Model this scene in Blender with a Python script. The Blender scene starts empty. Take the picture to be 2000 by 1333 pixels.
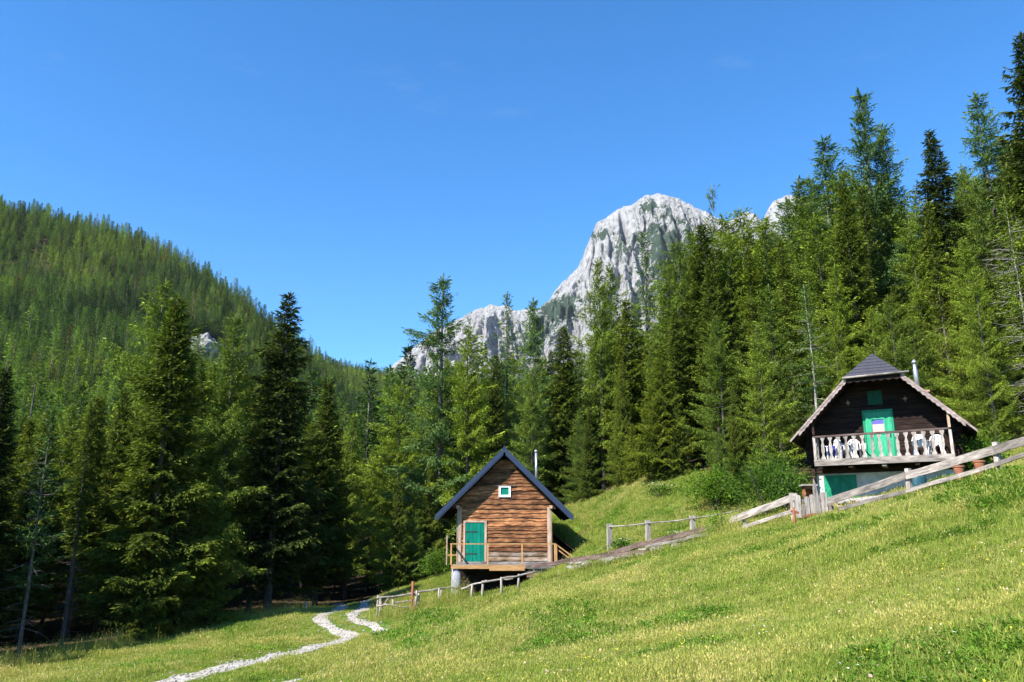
import bpy, math, random
import numpy as np
from mathutils import Vector, Matrix, noise as mnoise

C = bpy.context.scene.collection
PI = math.pi
# ------------------------------------------------------------------ camera, sky, sun, exposure
PITCH = math.radians(14.19); F = 1556.0
cam_d = bpy.data.cameras.new('camera'); cam_d.lens = 28.0; cam_d.sensor_width = 36.0
cam_d.clip_start = 0.1; cam_d.clip_end = 20000
cam = bpy.data.objects.new('camera', cam_d); C.objects.link(cam)
cam.location = (0, 0, 0); cam.rotation_euler = (PI/2 + PITCH, 0, 0)
bpy.context.scene.camera = cam

SUN_ELEV = math.radians(44); SUN_AZ = math.radians(50)      # azimuth: to the left of straight behind the camera
sun_dir = Vector((-math.sin(SUN_AZ)*math.cos(SUN_ELEV), -math.cos(SUN_AZ)*math.cos(SUN_ELEV), math.sin(SUN_ELEV)))
W = bpy.data.worlds.new('World'); bpy.context.scene.world = W; W.use_nodes = True
nt = W.node_tree; nt.nodes.clear()
wo = nt.nodes.new('ShaderNodeOutputWorld'); bg = nt.nodes.new('ShaderNodeBackground')
sky = nt.nodes.new('ShaderNodeTexSky'); sky.sky_type = 'NISHITA'; sky.sun_disc = False
sky.sun_elevation = SUN_ELEV
sky.sun_rotation = math.atan2(sun_dir.x, sun_dir.y)
sky.altitude = 1200; sky.air_density = 1.0; sky.dust_density = 0.15; sky.ozone_density = 4.0
hs = nt.nodes.new('ShaderNodeHueSaturation'); hs.inputs['Saturation'].default_value = 1.28
hs.inputs['Value'].default_value = 1.0; hs.inputs['Hue'].default_value = 0.5
bg.inputs['Strength'].default_value = 0.13
nt.links.new(sky.outputs[0], hs.inputs['Color'])
tc_ = nt.nodes.new('ShaderNodeTexCoord'); mp_ = nt.nodes.new('ShaderNodeMapping'); mp_.inputs['Scale'].default_value = (1.6, 1.6, 7.0); mp_.inputs['Rotation'].default_value = (.1, .35, .2)
nz_ = nt.nodes.new('ShaderNodeTexNoise'); nz_.inputs['Scale'].default_value = 2.6; nz_.inputs['Detail'].default_value = 9; nz_.inputs['Roughness'].default_value = .62
cr_ = nt.nodes.new('ShaderNodeValToRGB'); cr_.color_ramp.elements[0].position = .63; cr_.color_ramp.elements[1].position = .88
cr_.color_ramp.elements[1].color = (.14, .14, .14, 1); mx_ = nt.nodes.new('ShaderNodeMix'); mx_.data_type = 'RGBA'
nt.links.new(tc_.outputs['Generated'], mp_.inputs[0]); nt.links.new(mp_.outputs[0], nz_.inputs['Vector']); nt.links.new(nz_.outputs[0], cr_.inputs[0])
nt.links.new(cr_.outputs[0], mx_.inputs[0]); nt.links.new(hs.outputs[0], mx_.inputs[6]); mx_.inputs[7].default_value = (3.2, 3.6, 4.2, 1)
nt.links.new(mx_.outputs[2], bg.inputs['Color'])
nt.links.new(bg.outputs[0], wo.inputs['Surface'])
sd = bpy.data.lights.new('sun', 'SUN'); sd.energy = 5.0; sd.angle = math.radians(0.5); sd.color = (1.0, 0.95, 0.86)
so = bpy.data.objects.new('sun', sd); C.objects.link(so); so.rotation_euler = sun_dir.to_track_quat('Z', 'Y').to_euler()
so.location = (-30, -30, 60)
vs = bpy.context.scene.view_settings
vs.view_transform = 'Standard'; vs.look = 'None'; vs.exposure = 1.2; vs.gamma = 1.0; vs.use_curve_mapping = False
bpy.context.scene.cycles.max_bounces = 6
bpy.context.scene.cycles.diffuse_bounces = 3
bpy.context.scene.cycles.transmission_bounces = 3
bpy.context.scene.cycles.caustics_reflective = False

rng = np.random.default_rng(7); random.seed(7)

def ray(px, py):
    u = (px-1000)/F; v = (666.5-py)/F
    return Vector((u, math.cos(PITCH) - v*math.sin(PITCH), math.sin(PITCH) + v*math.cos(PITCH)))
def at(px, py, Y):
    d = ray(px, py); return d*(Y/d.y)
def topix(x, y, z):
    cy = y*math.cos(PITCH) + z*math.sin(PITCH); cz = -y*math.sin(PITCH) + z*math.cos(PITCH)
    return 1000 + F*x/cy, 666.5 - F*cz/cy

# ------------------------------------------------------------------ terrain function
class RBF:
    def __init__(s, pts, c):
        p = np.array([tuple(q) for q in pts], float); s.p = p; s.c = c; n = len(p)
        A = np.zeros((n+3, n+3))
        d = np.sqrt(((p[:, None, :2]-p[None, :, :2])**2).sum(-1) + c*c)
        A[:n, :n] = -d + np.eye(n)*0.02; A[:n, n] = 1; A[:n, n+1:] = p[:, :2]; A[n:, :n] = A[:n, n:].T
        s.w = np.linalg.solve(A, np.concatenate([p[:, 2], [0, 0, 0]]))
    def __call__(s, x, y):
        x = np.asarray(x, float); y = np.asarray(y, float); n = len(s.p)
        out = s.w[n] + s.w[n+1]*x + s.w[n+2]*y
        for i in range(n):
            out = out - s.w[i]*np.sqrt((x-s.p[i, 0])**2 + (y-s.p[i, 1])**2 + s.c*s.c)
        return out
NP = [at(*q) for q in [
    (1000,1333,10.4),(2000,1333,5.4),(1000,1200,20),(1500,1200,13),(1500,1100,20),(2000,1100,10.5),(1300,1333,8),
    (740,1208,38),(850,1190,37),(1000,1168,36),(1100,1131,35),(1250,1100,33),(1430,1046,29.5),(1560,1025,26.5),(1640,1019,24.5),
    (1770,990,21.5),(1880,960,19),(2000,930,16.5),
    (905,1170,40),(960,1172,41.2),(1020,1162,41.4),(1075,1128,41.5),(1122,1088,41),(1150,1040,46),(1000,1150,38.2),(1700,992,29.0),(1760,975,27.0),(1830,950,24.5),(1190,1078,38),(1352,1052,36),(1100,1005,52),(1200,967,50),(1300,945,46),(1400,952,43),(1470,977,39),
    (760,1160,50),(880,1118,53),(1600,998,31.5),
    (400,1313,21),(560,1277,27),(600,1291,25),(640,1281,27.5),(535,1306,22.3),(620,1264,30),(650,1257,31.5),(685,1250,33),(620,1210,38.5),(658,1190,46),(590,1323,20),(720,1190,46),
    (0,1312,32),(300,1250,40),(450,1218,44),(600,1194,48),(100,1333,27),(250,1300,31),(450,1255,35),(800,1260,27),(850,1333,13)]]
NP += [(-4,5,-2.7),(-9,12,-3.4),(0,0,-1.65),(4,0,-.6),(-8,0,-3.6),(10,0,1.0),(0,-20,-1.6),(-25,0,-5),(22,0,2.6),(25,-20,2.5),(-25,-25,-5),
       (13.0,20,1.5),(12.2,22,1.35),(20,20,3.0),(30,25,5.5),(14,36,1.9),(17,31,2.2),(20,36,3.8),(30,40,8),(18,45,5),
       (0,80,3),(15,70,8),(40,75,17),(-20,80,-1.5),(-20,60,-3.4),(-10,60,-4.0),(-12,72,-3.4),(-9,52,-3.8),(-40,50,-4.5),(-40,30,-5.2),(-60,60,-3),(-60,100,3),(0,110,8),(50,110,24),(-90,50,0)]
near = RBF(NP, 4.0)
H1 = [at(*q) for q in [(-200,405,700),(0,433,640),(100,463,620),(200,466,600),(270,484,560),(340,522,520),(400,577,480),(450,627,460),(500,680,450),
      (540,735,440),(600,800,430),(700,900,400),(-100,700,300),(100,700,300),(250,720,290),(400,780,300),(500,850,300),(0,560,450),(200,590,430),(340,640,390)]]
H1 += [(-110,110,2),(-60,110,0),(-20,110,0),(-200,110,30),(-700,900,150),(-400,900,120),(-150,800,60),(0,500,20),(60,350,10),(200,300,10),(-700,200,250),(-400,150,120)]
H2 = [at(*q) for q in [(400,690,800),(500,700,800),(600,714,800),(650,732,800),(700,747,820),(740,765,850),(780,778,850),(900,792,850),(1100,800,850),(1400,780,900),
      (600,850,450),(800,880,450),(1000,900,450),(1200,900,450),(1500,860,450)]]
H2 += [(-80,160,3),(0,160,9),(100,160,35),(0,1150,90),(-500,1200,90),(400,1200,90),(250,200,80),(500,400,180),(-600,500,0)]
h1 = RBF(H1, 15.0); h2 = RBF(H2, 15.0)
def sstep(a, b, v):
    t = np.clip((v-a)/(b-a), 0, 1); return t*t*(3-2*t)
def ground(x, y):
    x = np.asarray(x, float); y = np.asarray(y, float)
    r = np.hypot(x, y); n = near(x, y)
    n = n + 0.035*np.sin(x*1.3+y*.7)*np.sin(y*1.1-x*.4) + 0.02*np.sin(x*3.1-y*1.9+1)
    if np.all(r < 100): return n
    f = np.maximum(h1(x, y), h2(x, y)); f = np.maximum(f, -6)
    w = sstep(100, 170, r)
    return n*(1-w) + f*w
def gz(x, y): return float(ground(x, y))
def gpix(px, py):
    d = ray(px, py); prev = None
    for k in range(1, 1600):
        Y = 2 + k*0.06; p = d*(Y/d.y)
        if p.z < gz(p.x, p.y): return p
    return p

# tree line seen from the meadow: (x/y ratio, y)
TL = sorted([(at(px, 1100, Y).x/Y, Y) for px, Y in [(-400,26),(-100,30),(0,32.5),(150,36),(300,40.5),(450,44.5),(600,48.5),(690,55),(745,54),(790,51),(880,53.5),(1000,53),
      (1100,52.5),(1200,50.5),(1300,46.5),(1400,43.5),(1470,40),(1560,39),(1700,39.5),(1850,38),(2000,33),(2300,28)]])
TLx = np.array([a for a, b in TL]); TLy = np.array([b for a, b in TL])
def treeline(x, y): return np.interp(np.asarray(x)/np.maximum(np.asarray(y), 1e-3), TLx, TLy)

# ------------------------------------------------------------------ materials
def mat(name):
    m = bpy.data.materials.new(name); m.use_nodes = True; n = m.node_tree.nodes; n.clear()
    out = n.new('ShaderNodeOutputMaterial'); b = n.new('ShaderNodeBsdfPrincipled')
    m.node_tree.links.new(b.outputs[0], out.inputs['Surface'])
    b.inputs['Specular IOR Level'].default_value = 0.2
    return m, m.node_tree, b, out
def ramp(nt, stops):
    r = nt.nodes.new('ShaderNodeValToRGB'); e = r.color_ramp.elements
    while len(e) < len(stops): e.new(0.5)
    for el, (p, c) in zip(e, stops): el.position = p; el.color = (*c, 1)
    return r
def texco(nt, kind='Object', scale=(1, 1, 1)):
    t = nt.nodes.new('ShaderNodeTexCoord'); m = nt.nodes.new('ShaderNodeMapping'); m.inputs['Scale'].default_value = scale
    nt.links.new(t.outputs[kind], m.inputs['Vector']); return m.outputs[0]
def noisetex(nt, vec, scale, detail=4, rough=.6):
    n = nt.nodes.new('ShaderNodeTexNoise'); n.inputs['Scale'].default_value = scale; n.inputs['Detail'].default_value = detail
    n.inputs['Roughness'].default_value = rough
    if vec is not None: nt.links.new(vec, n.inputs['Vector'])
    return n
def mixc(nt, a, b, fac, mode='MIX'):
    m = nt.nodes.new('ShaderNodeMix'); m.data_type = 'RGBA'; m.blend_type = mode
    for s, v in ((m.inputs[0], fac), (m.inputs[6], a), (m.inputs[7], b)):
        if hasattr(v, 'is_linked') or hasattr(v, 'node'): nt.links.new(v, s)
        elif isinstance(v, (tuple, list)): s.default_value = (*v, 1) if len(v) == 3 else v
        else: s.default_value = v
    return m.outputs[2]
def mathn(nt, op, a, b=None):
    m = nt.nodes.new('ShaderNodeMath'); m.operation = op
    for s, v in ((m.inputs[0], a), (m.inputs[1], b)):
        if v is None: continue
        if hasattr(v, 'node'): nt.links.new(v, s)
        else: s.default_value = v
    return m.outputs[0]
def bump(nt, b, h, strength=.4, dist=.01):
    bu = nt.nodes.new('ShaderNodeBump'); bu.inputs['Strength'].default_value = strength; bu.inputs['Distance'].default_value = dist
    nt.links.new(h, bu.inputs['Height']); nt.links.new(bu.outputs[0], b.inputs['Normal'])

def wood(name, dark, mid, light, axis=0, rough=.8, grey=None, var=.5):
    """weathered timber, grain running along the local axis"""
    m, nt, b, _ = mat(name)
    sc = [20, 20, 20]; sc[axis] = 2.6
    oi = nt.nodes.new('ShaderNodeObjectInfo')
    v = texco(nt, 'Object', sc)
    va = nt.nodes.new('ShaderNodeVectorMath'); va.operation = 'ADD'
    rr = mathn(nt, 'MULTIPLY', oi.outputs['Random'], 60.0)
    nt.links.new(v, va.inputs[0]); nt.links.new(rr, va.inputs[1])
    n1 = noisetex(nt, va.outputs[0], 1.0, 5, .65)
    r = ramp(nt, [(.28, dark), (.5, mid), (.72, light)]); nt.links.new(n1.outputs[0], r.inputs[0])
    v2 = texco(nt, 'Object', [3 if i != axis else 1.0 for i in range(3)])
    n2 = noisetex(nt, v2, 1.4, 3); r2 = ramp(nt, [(.35, (1-var,)*3), (.65, (1+var*.3,)*3)]); nt.links.new(n2.outputs[0], r2.inputs[0])
    c = mixc(nt, r.outputs[0], r2.outputs[0], 1.0, 'MULTIPLY')
    r3 = ramp(nt, [(0, (max(.3, 1-var*.85),)*3), (1, (1+var*.3,)*3)]); nt.links.new(oi.outputs['Random'], r3.inputs[0])
    c = mixc(nt, c, r3.outputs[0], 1.0, 'MULTIPLY')
    if grey:
        n3 = noisetex(nt, texco(nt, 'Object', [2.2 if i != axis else .7 for i in range(3)]), 1.0, 4)
        r4 = ramp(nt, [(.48, (0, 0, 0)), (.66, (1, 1, 1))]); nt.links.new(n3.outputs[0], r4.inputs[0])
        c = mixc(nt, c, grey, r4.outputs[0])
    nt.links.new(c, b.inputs['Base Color']); b.inputs['Roughness'].default_value = rough
    bump(nt, b, n1.outputs[0], .5, .01)
    return m
def plain(name, col, rough=.6, var=.15, scale=8, metal=0, spec=.3):
    m, nt, b, _ = mat(name)
    n = noisetex(nt, texco(nt), scale, 5)
    r = ramp(nt, [(.3, tuple(x*(1-var) for x in col)), (.7, tuple(min(1, x*(1+var)) for x in col))]); nt.links.new(n.outputs[0], r.inputs[0])
    nt.links.new(r.outputs[0], b.inputs['Base Color']); b.inputs['Roughness'].default_value = rough
    b.inputs['Metallic'].default_value = metal; b.inputs['Specular IOR Level'].default_value = spec
    bump(nt, b, n.outputs[0], .15, .01)
    return m
M = {}
M['siding'] = wood('reddish_waney_boards', (.055,.022,.012), (.31,.125,.05), (.60,.31,.14), 0, var=.7)
M['siding_grey'] = wood('greyed_waney_boards', (.07,.045,.03), (.27,.17,.10), (.42,.31,.22), 0, var=.5, grey=(.36,.31,.27))
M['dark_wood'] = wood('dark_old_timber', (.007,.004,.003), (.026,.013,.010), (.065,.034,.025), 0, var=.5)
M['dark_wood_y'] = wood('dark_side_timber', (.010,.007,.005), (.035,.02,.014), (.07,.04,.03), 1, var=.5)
M['grey_wood'] = wood('silver_grey_timber', (.13,.105,.09), (.31,.27,.24), (.46,.415,.38), 0, var=.5)
M['grey_wood_z'] = wood('silver_grey_upright', (.16,.13,.11), (.42,.37,.33), (.60,.55,.50), 2, var=.35)
M['brown_log'] = wood('brown_weathered_log', (.06,.04,.033), (.16,.11,.095), (.26,.19,.17), 0, var=.4)
M['fresh_wood'] = wood('fresh_orange_timber', (.28,.14,.06), (.46,.26,.11), (.58,.36,.18), 0, var=.2)
M['fresh_wood_z'] = wood('fresh_orange_upright', (.34,.17,.06), (.55,.30,.12), (.70,.43,.20), 2, var=.2)
M['corner'] = wood('pale_corner_board', (.26,.17,.11), (.46,.33,.24), (.60,.47,.36), 2, var=.2)
M['barge'] = wood('pinkish_grey_bargeboard', (.12,.085,.08), (.30,.235,.22), (.45,.37,.35), 0, var=.3)
M['green_a'] = wood('sea_green_paint', (.0,.13,.085), (.0,.185,.125), (.01,.22,.15), 2, .45, var=.15)
M['green_b'] = wood('mint_green_paint', (.02,.24,.12), (.035,.36,.19), (.06,.44,.25), 2, .5, var=.12)
M['green_c'] = wood('dark_green_paint', (.005,.17,.085), (.012,.24,.125), (.02,.29,.16), 2, .5, var=.2)
M['green_shaded'] = wood('shade_darkened_green', (.0,.06,.035), (.004,.10,.055), (.01,.13,.075), 2, .6, var=.3)  # shutter green darkened to paint in the deep shade under the eave
M['white'] = plain('white_paint', (.78,.78,.76), .5, .05)
M['plastic'] = plain('white_plastic', (.82,.82,.84), .35, .03, spec=.5)
M['iron'] = plain('dark_iron', (.03,.03,.03), .6)
M['rust'] = plain('rusty_iron', (.26,.085,.045), .8, .35, 20)
M['roof_metal'] = plain('slate_blue_sheet_metal', (.032,.045,.085), .42, .1, 3, .3, .5)
M['tar'] = plain('dark_tar_shingle', (.045,.045,.058), .85, .25, 14)
M['shingle'] = wood('old_roof_shingle', (.10,.07,.06), (.22,.16,.14), (.34,.27,.24), 1, var=.4)
M['steel'] = plain('galvanised_steel', (.42,.44,.47), .35, .1, 6, .6, .5)
M['brick'] = plain('chimney_masonry', (.42,.26,.20), .85, .25, 12)
M['plaster'] = plain('lime_plaster', (.52,.50,.47), .9, .28, 3)
M['concrete'] = plain('grey_concrete', (.24,.24,.27), .9, .25, 6)
M['stone'] = plain('grey_limestone', (.27,.25,.225), .9, .35, 5)
M['terracotta'] = plain('terracotta', (.30,.12,.065), .8, .2, 6)
M['barrel'] = plain('dark_teal_plastic', (.02,.07,.09), .4, .1)
M['glass'] = plain('dark_window_glass', (.03,.12,.10), .08, .1, 4, 0, .8)
M['cloth_blue'] = plain('blue_print', (.10,.10,.42), .6, .1); M['cloth_pink'] = plain('pink_print', (.70,.36,.34), .6, .1)
M['navy'] = plain('navy_cloth', (.04,.04,.22), .8, .2)

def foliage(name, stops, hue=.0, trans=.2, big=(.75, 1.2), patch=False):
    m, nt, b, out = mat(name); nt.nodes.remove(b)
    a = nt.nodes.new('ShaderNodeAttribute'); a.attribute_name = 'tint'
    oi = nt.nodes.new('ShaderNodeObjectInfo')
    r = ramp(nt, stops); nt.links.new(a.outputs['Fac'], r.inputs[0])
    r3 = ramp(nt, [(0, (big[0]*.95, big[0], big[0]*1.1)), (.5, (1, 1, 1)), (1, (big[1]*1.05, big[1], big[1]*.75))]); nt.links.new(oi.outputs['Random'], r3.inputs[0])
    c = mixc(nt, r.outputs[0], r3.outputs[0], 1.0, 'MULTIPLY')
    if patch:
        np_ = noisetex(nt, oi.outputs['Location'], .012, 3, .6); rp = ramp(nt, [(.36, (.5,.58,.72)), (.5, (.95,1,.95)), (.62, (1.5,1.35,.95))]); nt.links.new(np_.outputs[0], rp.inputs[0])
        c = mixc(nt, c, rp.outputs[0], 1.0, 'MULTIPLY')
    d = nt.nodes.new('ShaderNodeBsdfDiffuse'); t = nt.nodes.new('ShaderNodeBsdfTranslucent'); mx = nt.nodes.new('ShaderNodeMixShader')
    nt.links.new(c, d.inputs[0]); c2 = mixc(nt, c, (1.15, 1.25, .55), 1.0, 'MULTIPLY'); nt.links.new(c2, t.inputs[0])
    mx.inputs[0].default_value = trans
    nt.links.new(d.outputs[0], mx.inputs[1]); nt.links.new(t.outputs[0], mx.inputs[2]); nt.links.new(mx.outputs[0], out.inputs['Surface'])
    return m
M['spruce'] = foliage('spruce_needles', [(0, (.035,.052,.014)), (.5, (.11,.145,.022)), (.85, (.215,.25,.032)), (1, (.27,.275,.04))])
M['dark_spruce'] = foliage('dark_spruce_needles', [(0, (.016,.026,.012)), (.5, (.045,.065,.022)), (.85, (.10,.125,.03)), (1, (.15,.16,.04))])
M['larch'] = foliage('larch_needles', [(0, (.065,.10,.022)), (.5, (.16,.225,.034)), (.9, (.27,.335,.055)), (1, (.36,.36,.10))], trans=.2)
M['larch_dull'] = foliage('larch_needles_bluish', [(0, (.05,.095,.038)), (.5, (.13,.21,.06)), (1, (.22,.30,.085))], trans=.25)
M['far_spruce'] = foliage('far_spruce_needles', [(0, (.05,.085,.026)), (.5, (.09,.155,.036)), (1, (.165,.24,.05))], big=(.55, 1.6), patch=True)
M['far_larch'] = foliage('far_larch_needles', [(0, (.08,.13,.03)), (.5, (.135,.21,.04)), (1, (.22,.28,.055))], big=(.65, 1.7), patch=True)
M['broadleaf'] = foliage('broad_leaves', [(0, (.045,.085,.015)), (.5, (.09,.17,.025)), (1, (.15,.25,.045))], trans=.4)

def bark_mat():
    m, nt, b, _ = mat('conifer_bark')
    n = noisetex(nt, texco(nt, 'Object', (9, 9, 2.5)), 1.0, 6, .7)
    r = ramp(nt, [(.3, (.035,.03,.026)), (.5, (.10,.085,.075)), (.72, (.24,.22,.20))]); nt.links.new(n.outputs[0], r.inputs[0])
    nt.links.new(r.outputs[0], b.inputs['Base Color']); b.inputs['Roughness'].default_value = .95
    bump(nt, b, n.outputs[0], .8, .04); return m
M['bark'] = bark_mat()
M['bark_pale'] = plain('pale_dead_bark', (.30,.275,.25), .95, .45, 6, 0, .1)

def grass_mat():
    m, nt, b, out = mat('meadow_grass'); nt.nodes.remove(b)
    a = nt.nodes.new('ShaderNodeAttribute'); a.attribute_name = 'tint'
    oi = nt.nodes.new('ShaderNodeObjectInfo')
    geo = nt.nodes.new('ShaderNodeNewGeometry')
    n = noisetex(nt, geo.outputs['Position'], 1.1, 6, .7)
    n2 = noisetex(nt, geo.outputs['Position'], .11, 3, .5)
    f = mathn(nt, 'ADD', mathn(nt, 'ADD', mathn(nt, 'MULTIPLY', n.outputs[0], .62), .11), mathn(nt, 'MULTIPLY', n2.outputs[0], .55))
    f = mathn(nt, 'ADD', f, mathn(nt, 'MULTIPLY', oi.outputs['Random'], .26))
    r = ramp(nt, [(.50, (.09,.175,.024)), (.64, (.17,.255,.038)), (.82, (.28,.335,.066)), (1.0, (.42,.40,.14))]); nt.links.new(f, r.inputs[0])
    r2 = ramp(nt, [(0, (.62,.66,.6)), (.5, (1, 1, 1)), (.80, (1.2,1.12,1.05)), (.84, (1.35,1.15,1.25)), (1, (1.7,1.35,1.8))]); nt.links.new(a.outputs['Fac'], r2.inputs[0])
    c = mixc(nt, r.outputs[0], r2.outputs[0], 1.0, 'MULTIPLY')
    d = nt.nodes.new('ShaderNodeBsdfDiffuse'); t = nt.nodes.new('ShaderNodeBsdfTranslucent'); mx = nt.nodes.new('ShaderNodeMixShader')
    nt.links.new(c, d.inputs[0]); nt.links.new(mixc(nt, c, (1.1, 1.1, .6), 1.0, 'MULTIPLY'), t.inputs[0]); mx.inputs[0].default_value = .35
    nt.links.new(d.outputs[0], mx.inputs[1]); nt.links.new(t.outputs[0], mx.inputs[2]); nt.links.new(mx.outputs[0], out.inputs['Surface'])
    return m
M['grass'] = grass_mat()
M['weed'] = foliage('weed_leaves', [(0, (.055,.13,.014)), (.5, (.10,.22,.022)), (1, (.18,.31,.05))], trans=.35)
M['petal'] = plain('white_petals', (.75,.75,.65), .8, .05)
M['yellow_petal'] = plain('yellow_petals', (.65,.50,.03), .8, .05)
M['seed'] = foliage('dry_seed_heads', [(0, (.25,.17,.12)), (1, (.48,.36,.28))], trans=.3)

def ground_mat():
    m, nt, b, _ = mat('soil_and_turf')
    a = nt.nodes.new('ShaderNodeAttribute'); a.attribute_name = 'forest'
    geo = nt.nodes.new('ShaderNodeNewGeometry')
    n = noisetex(nt, geo.outputs['Position'], 2.5, 6, .7); n2 = noisetex(nt, geo.outputs['Position'], .3, 4)
    r = ramp(nt, [(.35, (.05,.10,.015)), (.6, (.11,.18,.025)), (.75, (.16,.19,.04))]); nt.links.new(n.outputs[0], r.inputs[0])
    rf = ramp(nt, [(.35, (.03,.022,.014)), (.6, (.07,.05,.03)), (.75, (.06,.075,.02))]); nt.links.new(n.outputs[0], rf.inputs[0])
    c = mixc(nt, r.outputs[0], rf.outputs[0], a.outputs['Fac'])
    nt.links.new(c, b.inputs['Base Color']); b.inputs['Roughness'].default_value = 1; b.inputs['Specular IOR Level'].default_value = 0
    bump(nt, b, n.outputs[0], .6, .1); return m
M['ground'] = ground_mat()
def gravel_mat():
    m, nt, b, _ = mat('pale_gravel')
    geo = nt.nodes.new('ShaderNodeNewGeometry')
    n = noisetex(nt, geo.outputs['Position'], 9, 6, .75); n2 = noisetex(nt, geo.outputs['Position'], 1.2, 3)
    r = ramp(nt, [(.3, (.22,.20,.165)), (.5, (.42,.39,.35)), (.7, (.60,.575,.53))]); nt.links.new(n.outputs[0], r.inputs[0])
    r2 = ramp(nt, [(.35, (.8,.78,.7)), (.6, (1, 1, 1))]); nt.links.new(n2.outputs[0], r2.inputs[0])
    nt.links.new(mixc(nt, r.outputs[0], r2.outputs[0], 1.0, 'MULTIPLY'), b.inputs['Base Color']); b.inputs['Roughness'].default_value = .95
    bump(nt, b, n.outputs[0], .8, .04); return m
M['gravel'] = gravel_mat()
def rock_mat():
    m, nt, b, _ = mat('limestone_cliff')
    a = nt.nodes.new('ShaderNodeAttribute'); a.attribute_name = 'veg'
    v = texco(nt, 'Object', (1, 1, .45))
    n = noisetex(nt, v, .03, 12, .78); n2 = noisetex(nt, v, .006, 4)
    r = ramp(nt, [(.30, (.26,.26,.27)), (.40, (.45,.445,.45)), (.52, (.58,.57,.565)), (.68, (.66,.645,.635))]); nt.links.new(n.outputs[0], r.inputs[0])
    n3 = noisetex(nt, texco(nt, 'Object', (1, 1, .8)), .05, 8, .8)
    f = mathn(nt, 'ADD', a.outputs['Fac'], mathn(nt, 'MULTIPLY', mathn(nt, 'SUBTRACT', n3.outputs[0], .5), 3.6))
    rr = ramp(nt, [(.46, (0, 0, 0)), (.54, (1, 1, 1))]); nt.links.new(f, rr.inputs[0])
    rg = ramp(nt, [(.35, (.045,.075,.05)), (.65, (.10,.145,.095))]); nt.links.new(n.outputs[0], rg.inputs[0])
    n5 = noisetex(nt, v, .14, 8, .8); r5 = ramp(nt, [(.38, (.36,.37,.39)), (.50, (1, 1, 1))]); nt.links.new(n5.outputs[0], r5.inputs[0])
    nt.links.new(mixc(nt, mixc(nt, r.outputs[0], r5.outputs[0], 1.0, 'MULTIPLY'), rg.outputs[0], rr.outputs[0]), b.inputs['Base Color']); b.inputs['Roughness'].default_value = 1
    b.inputs['Specular IOR Level'].default_value = 0
    nf = noisetex(nt, v, .11, 10, .8)
    bump(nt, b, mathn(nt, 'ADD', n.outputs[0], mathn(nt, 'MULTIPLY', nf.outputs[0], .45)), 1.0, 26.0); return m
M['rock'] = rock_mat()

# ------------------------------------------------------------------ mesh helpers
class MB:
    def __init__(s): s.v = []; s.f = []
    def add(s, verts, faces):
        k = len(s.v); s.v += [tuple(p) for p in verts]; s.f += [tuple(i+k for i in f) for f in faces]; return s
    def box(s, x0, x1, y0, y1, z0, z1):
        return s.add([(x0,y0,z0),(x1,y0,z0),(x1,y1,z0),(x0,y1,z0),(x0,y0,z1),(x1,y0,z1),(x1,y1,z1),(x0,y1,z1)],
                     [(0,3,2,1),(4,5,6,7),(0,1,5,4),(1,2,6,5),(2,3,7,6),(3,0,4,7)])
    def beam(s, p, q, w, h, up=(0, 0, 1), q_w=None, q_h=None):
        p = Vector(p); q = Vector(q); d = (q-p).normalized(); sd = d.cross(Vector(up)).normalized(); u = sd.cross(d).normalized()
        V = []
        for c, ww, hh in ((p, w, h), (q, q_w or w, q_h or h)):
            for a, b in ((-1,-1),(1,-1),(1,1),(-1,1)): V.append(c + sd*(a*ww/2) + u*(b*hh/2))
        return s.add(V, [(0,1,2,3),(7,6,5,4),(0,4,5,1),(1,5,6,2),(2,6,7,3),(3,7,4,0)])
    def tube(s, pts, rad, n=8, cap=True):
        pts = [Vector(p) for p in pts]; k = len(pts)
        if not isinstance(rad, (list, tuple)): rad = [rad]*k
        V = []; 
        for i, p in enumerate(pts):
            d = (pts[min(i+1, k-1)]-pts[max(i-1, 0)]).normalized()
            a = d.orthogonal().normalized() if i == 0 else (a0 - d*a0.dot(d)).normalized()
            a0 = a; b = d.cross(a)
            for j in range(n):
                t = 2*PI*j/n; V.append(p + (a*math.cos(t)+b*math.sin(t))*rad[i])
        Fc = []
        for i in range(k-1):
            for j in range(n): Fc.append((i*n+j, i*n+(j+1)%n, (i+1)*n+(j+1)%n, (i+1)*n+j))
        if cap: Fc.append(tuple(range(n))[::-1]); Fc.append(tuple((k-1)*n+j for j in range(n)))
        return s.add(V, Fc)
    def prism(s, pts, d0, d1, plane='xz'):
        """outline in a plane, pushed through from d0 to d1 along the third axis"""
        n = len(pts)
        def g(a, b, d): return (a, d, b) if plane == 'xz' else ((d, a, b) if plane == 'yz' else (a, b, d))
        V = [g(a, b, d0) for a, b in pts] + [g(a, b, d1) for a, b in pts]
        return s.add(V, [tuple(range(n)), tuple(range(2*n-1, n-1, -1))] + [(i, i+n, (i+1)%n+n, (i+1)%n) for i in range(n)])
    def mesh(s, name, material, smooth=False):
        me = bpy.data.meshes.new(name); me.from_pydata(s.v, [], s.f); me.materials.append(material); me.update()
        import bmesh
        b = bmesh.new(); b.from_mesh(me); bmesh.ops.recalc_face_normals(b, faces=b.faces); b.to_mesh(me); b.free()
        if smooth: me.polygons.foreach_set('use_smooth', [True]*len(me.polygons))
        return me
    def build(s, name, material, parent=None, smooth=False, label=None):
        return link(name, s.mesh(name, material, smooth), parent, label)
def link(name, me, parent=None, label=None, loc=None, rot=None, scale=None):
    o = bpy.data.objects.new(name, me); C.objects.link(o)
    if parent: o.parent = parent
    if label: o['label'] = label
    if loc is not None: o.location = loc
    if rot is not None: o.rotation_euler = rot
    if scale is not None: o.scale = scale
    return o
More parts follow.
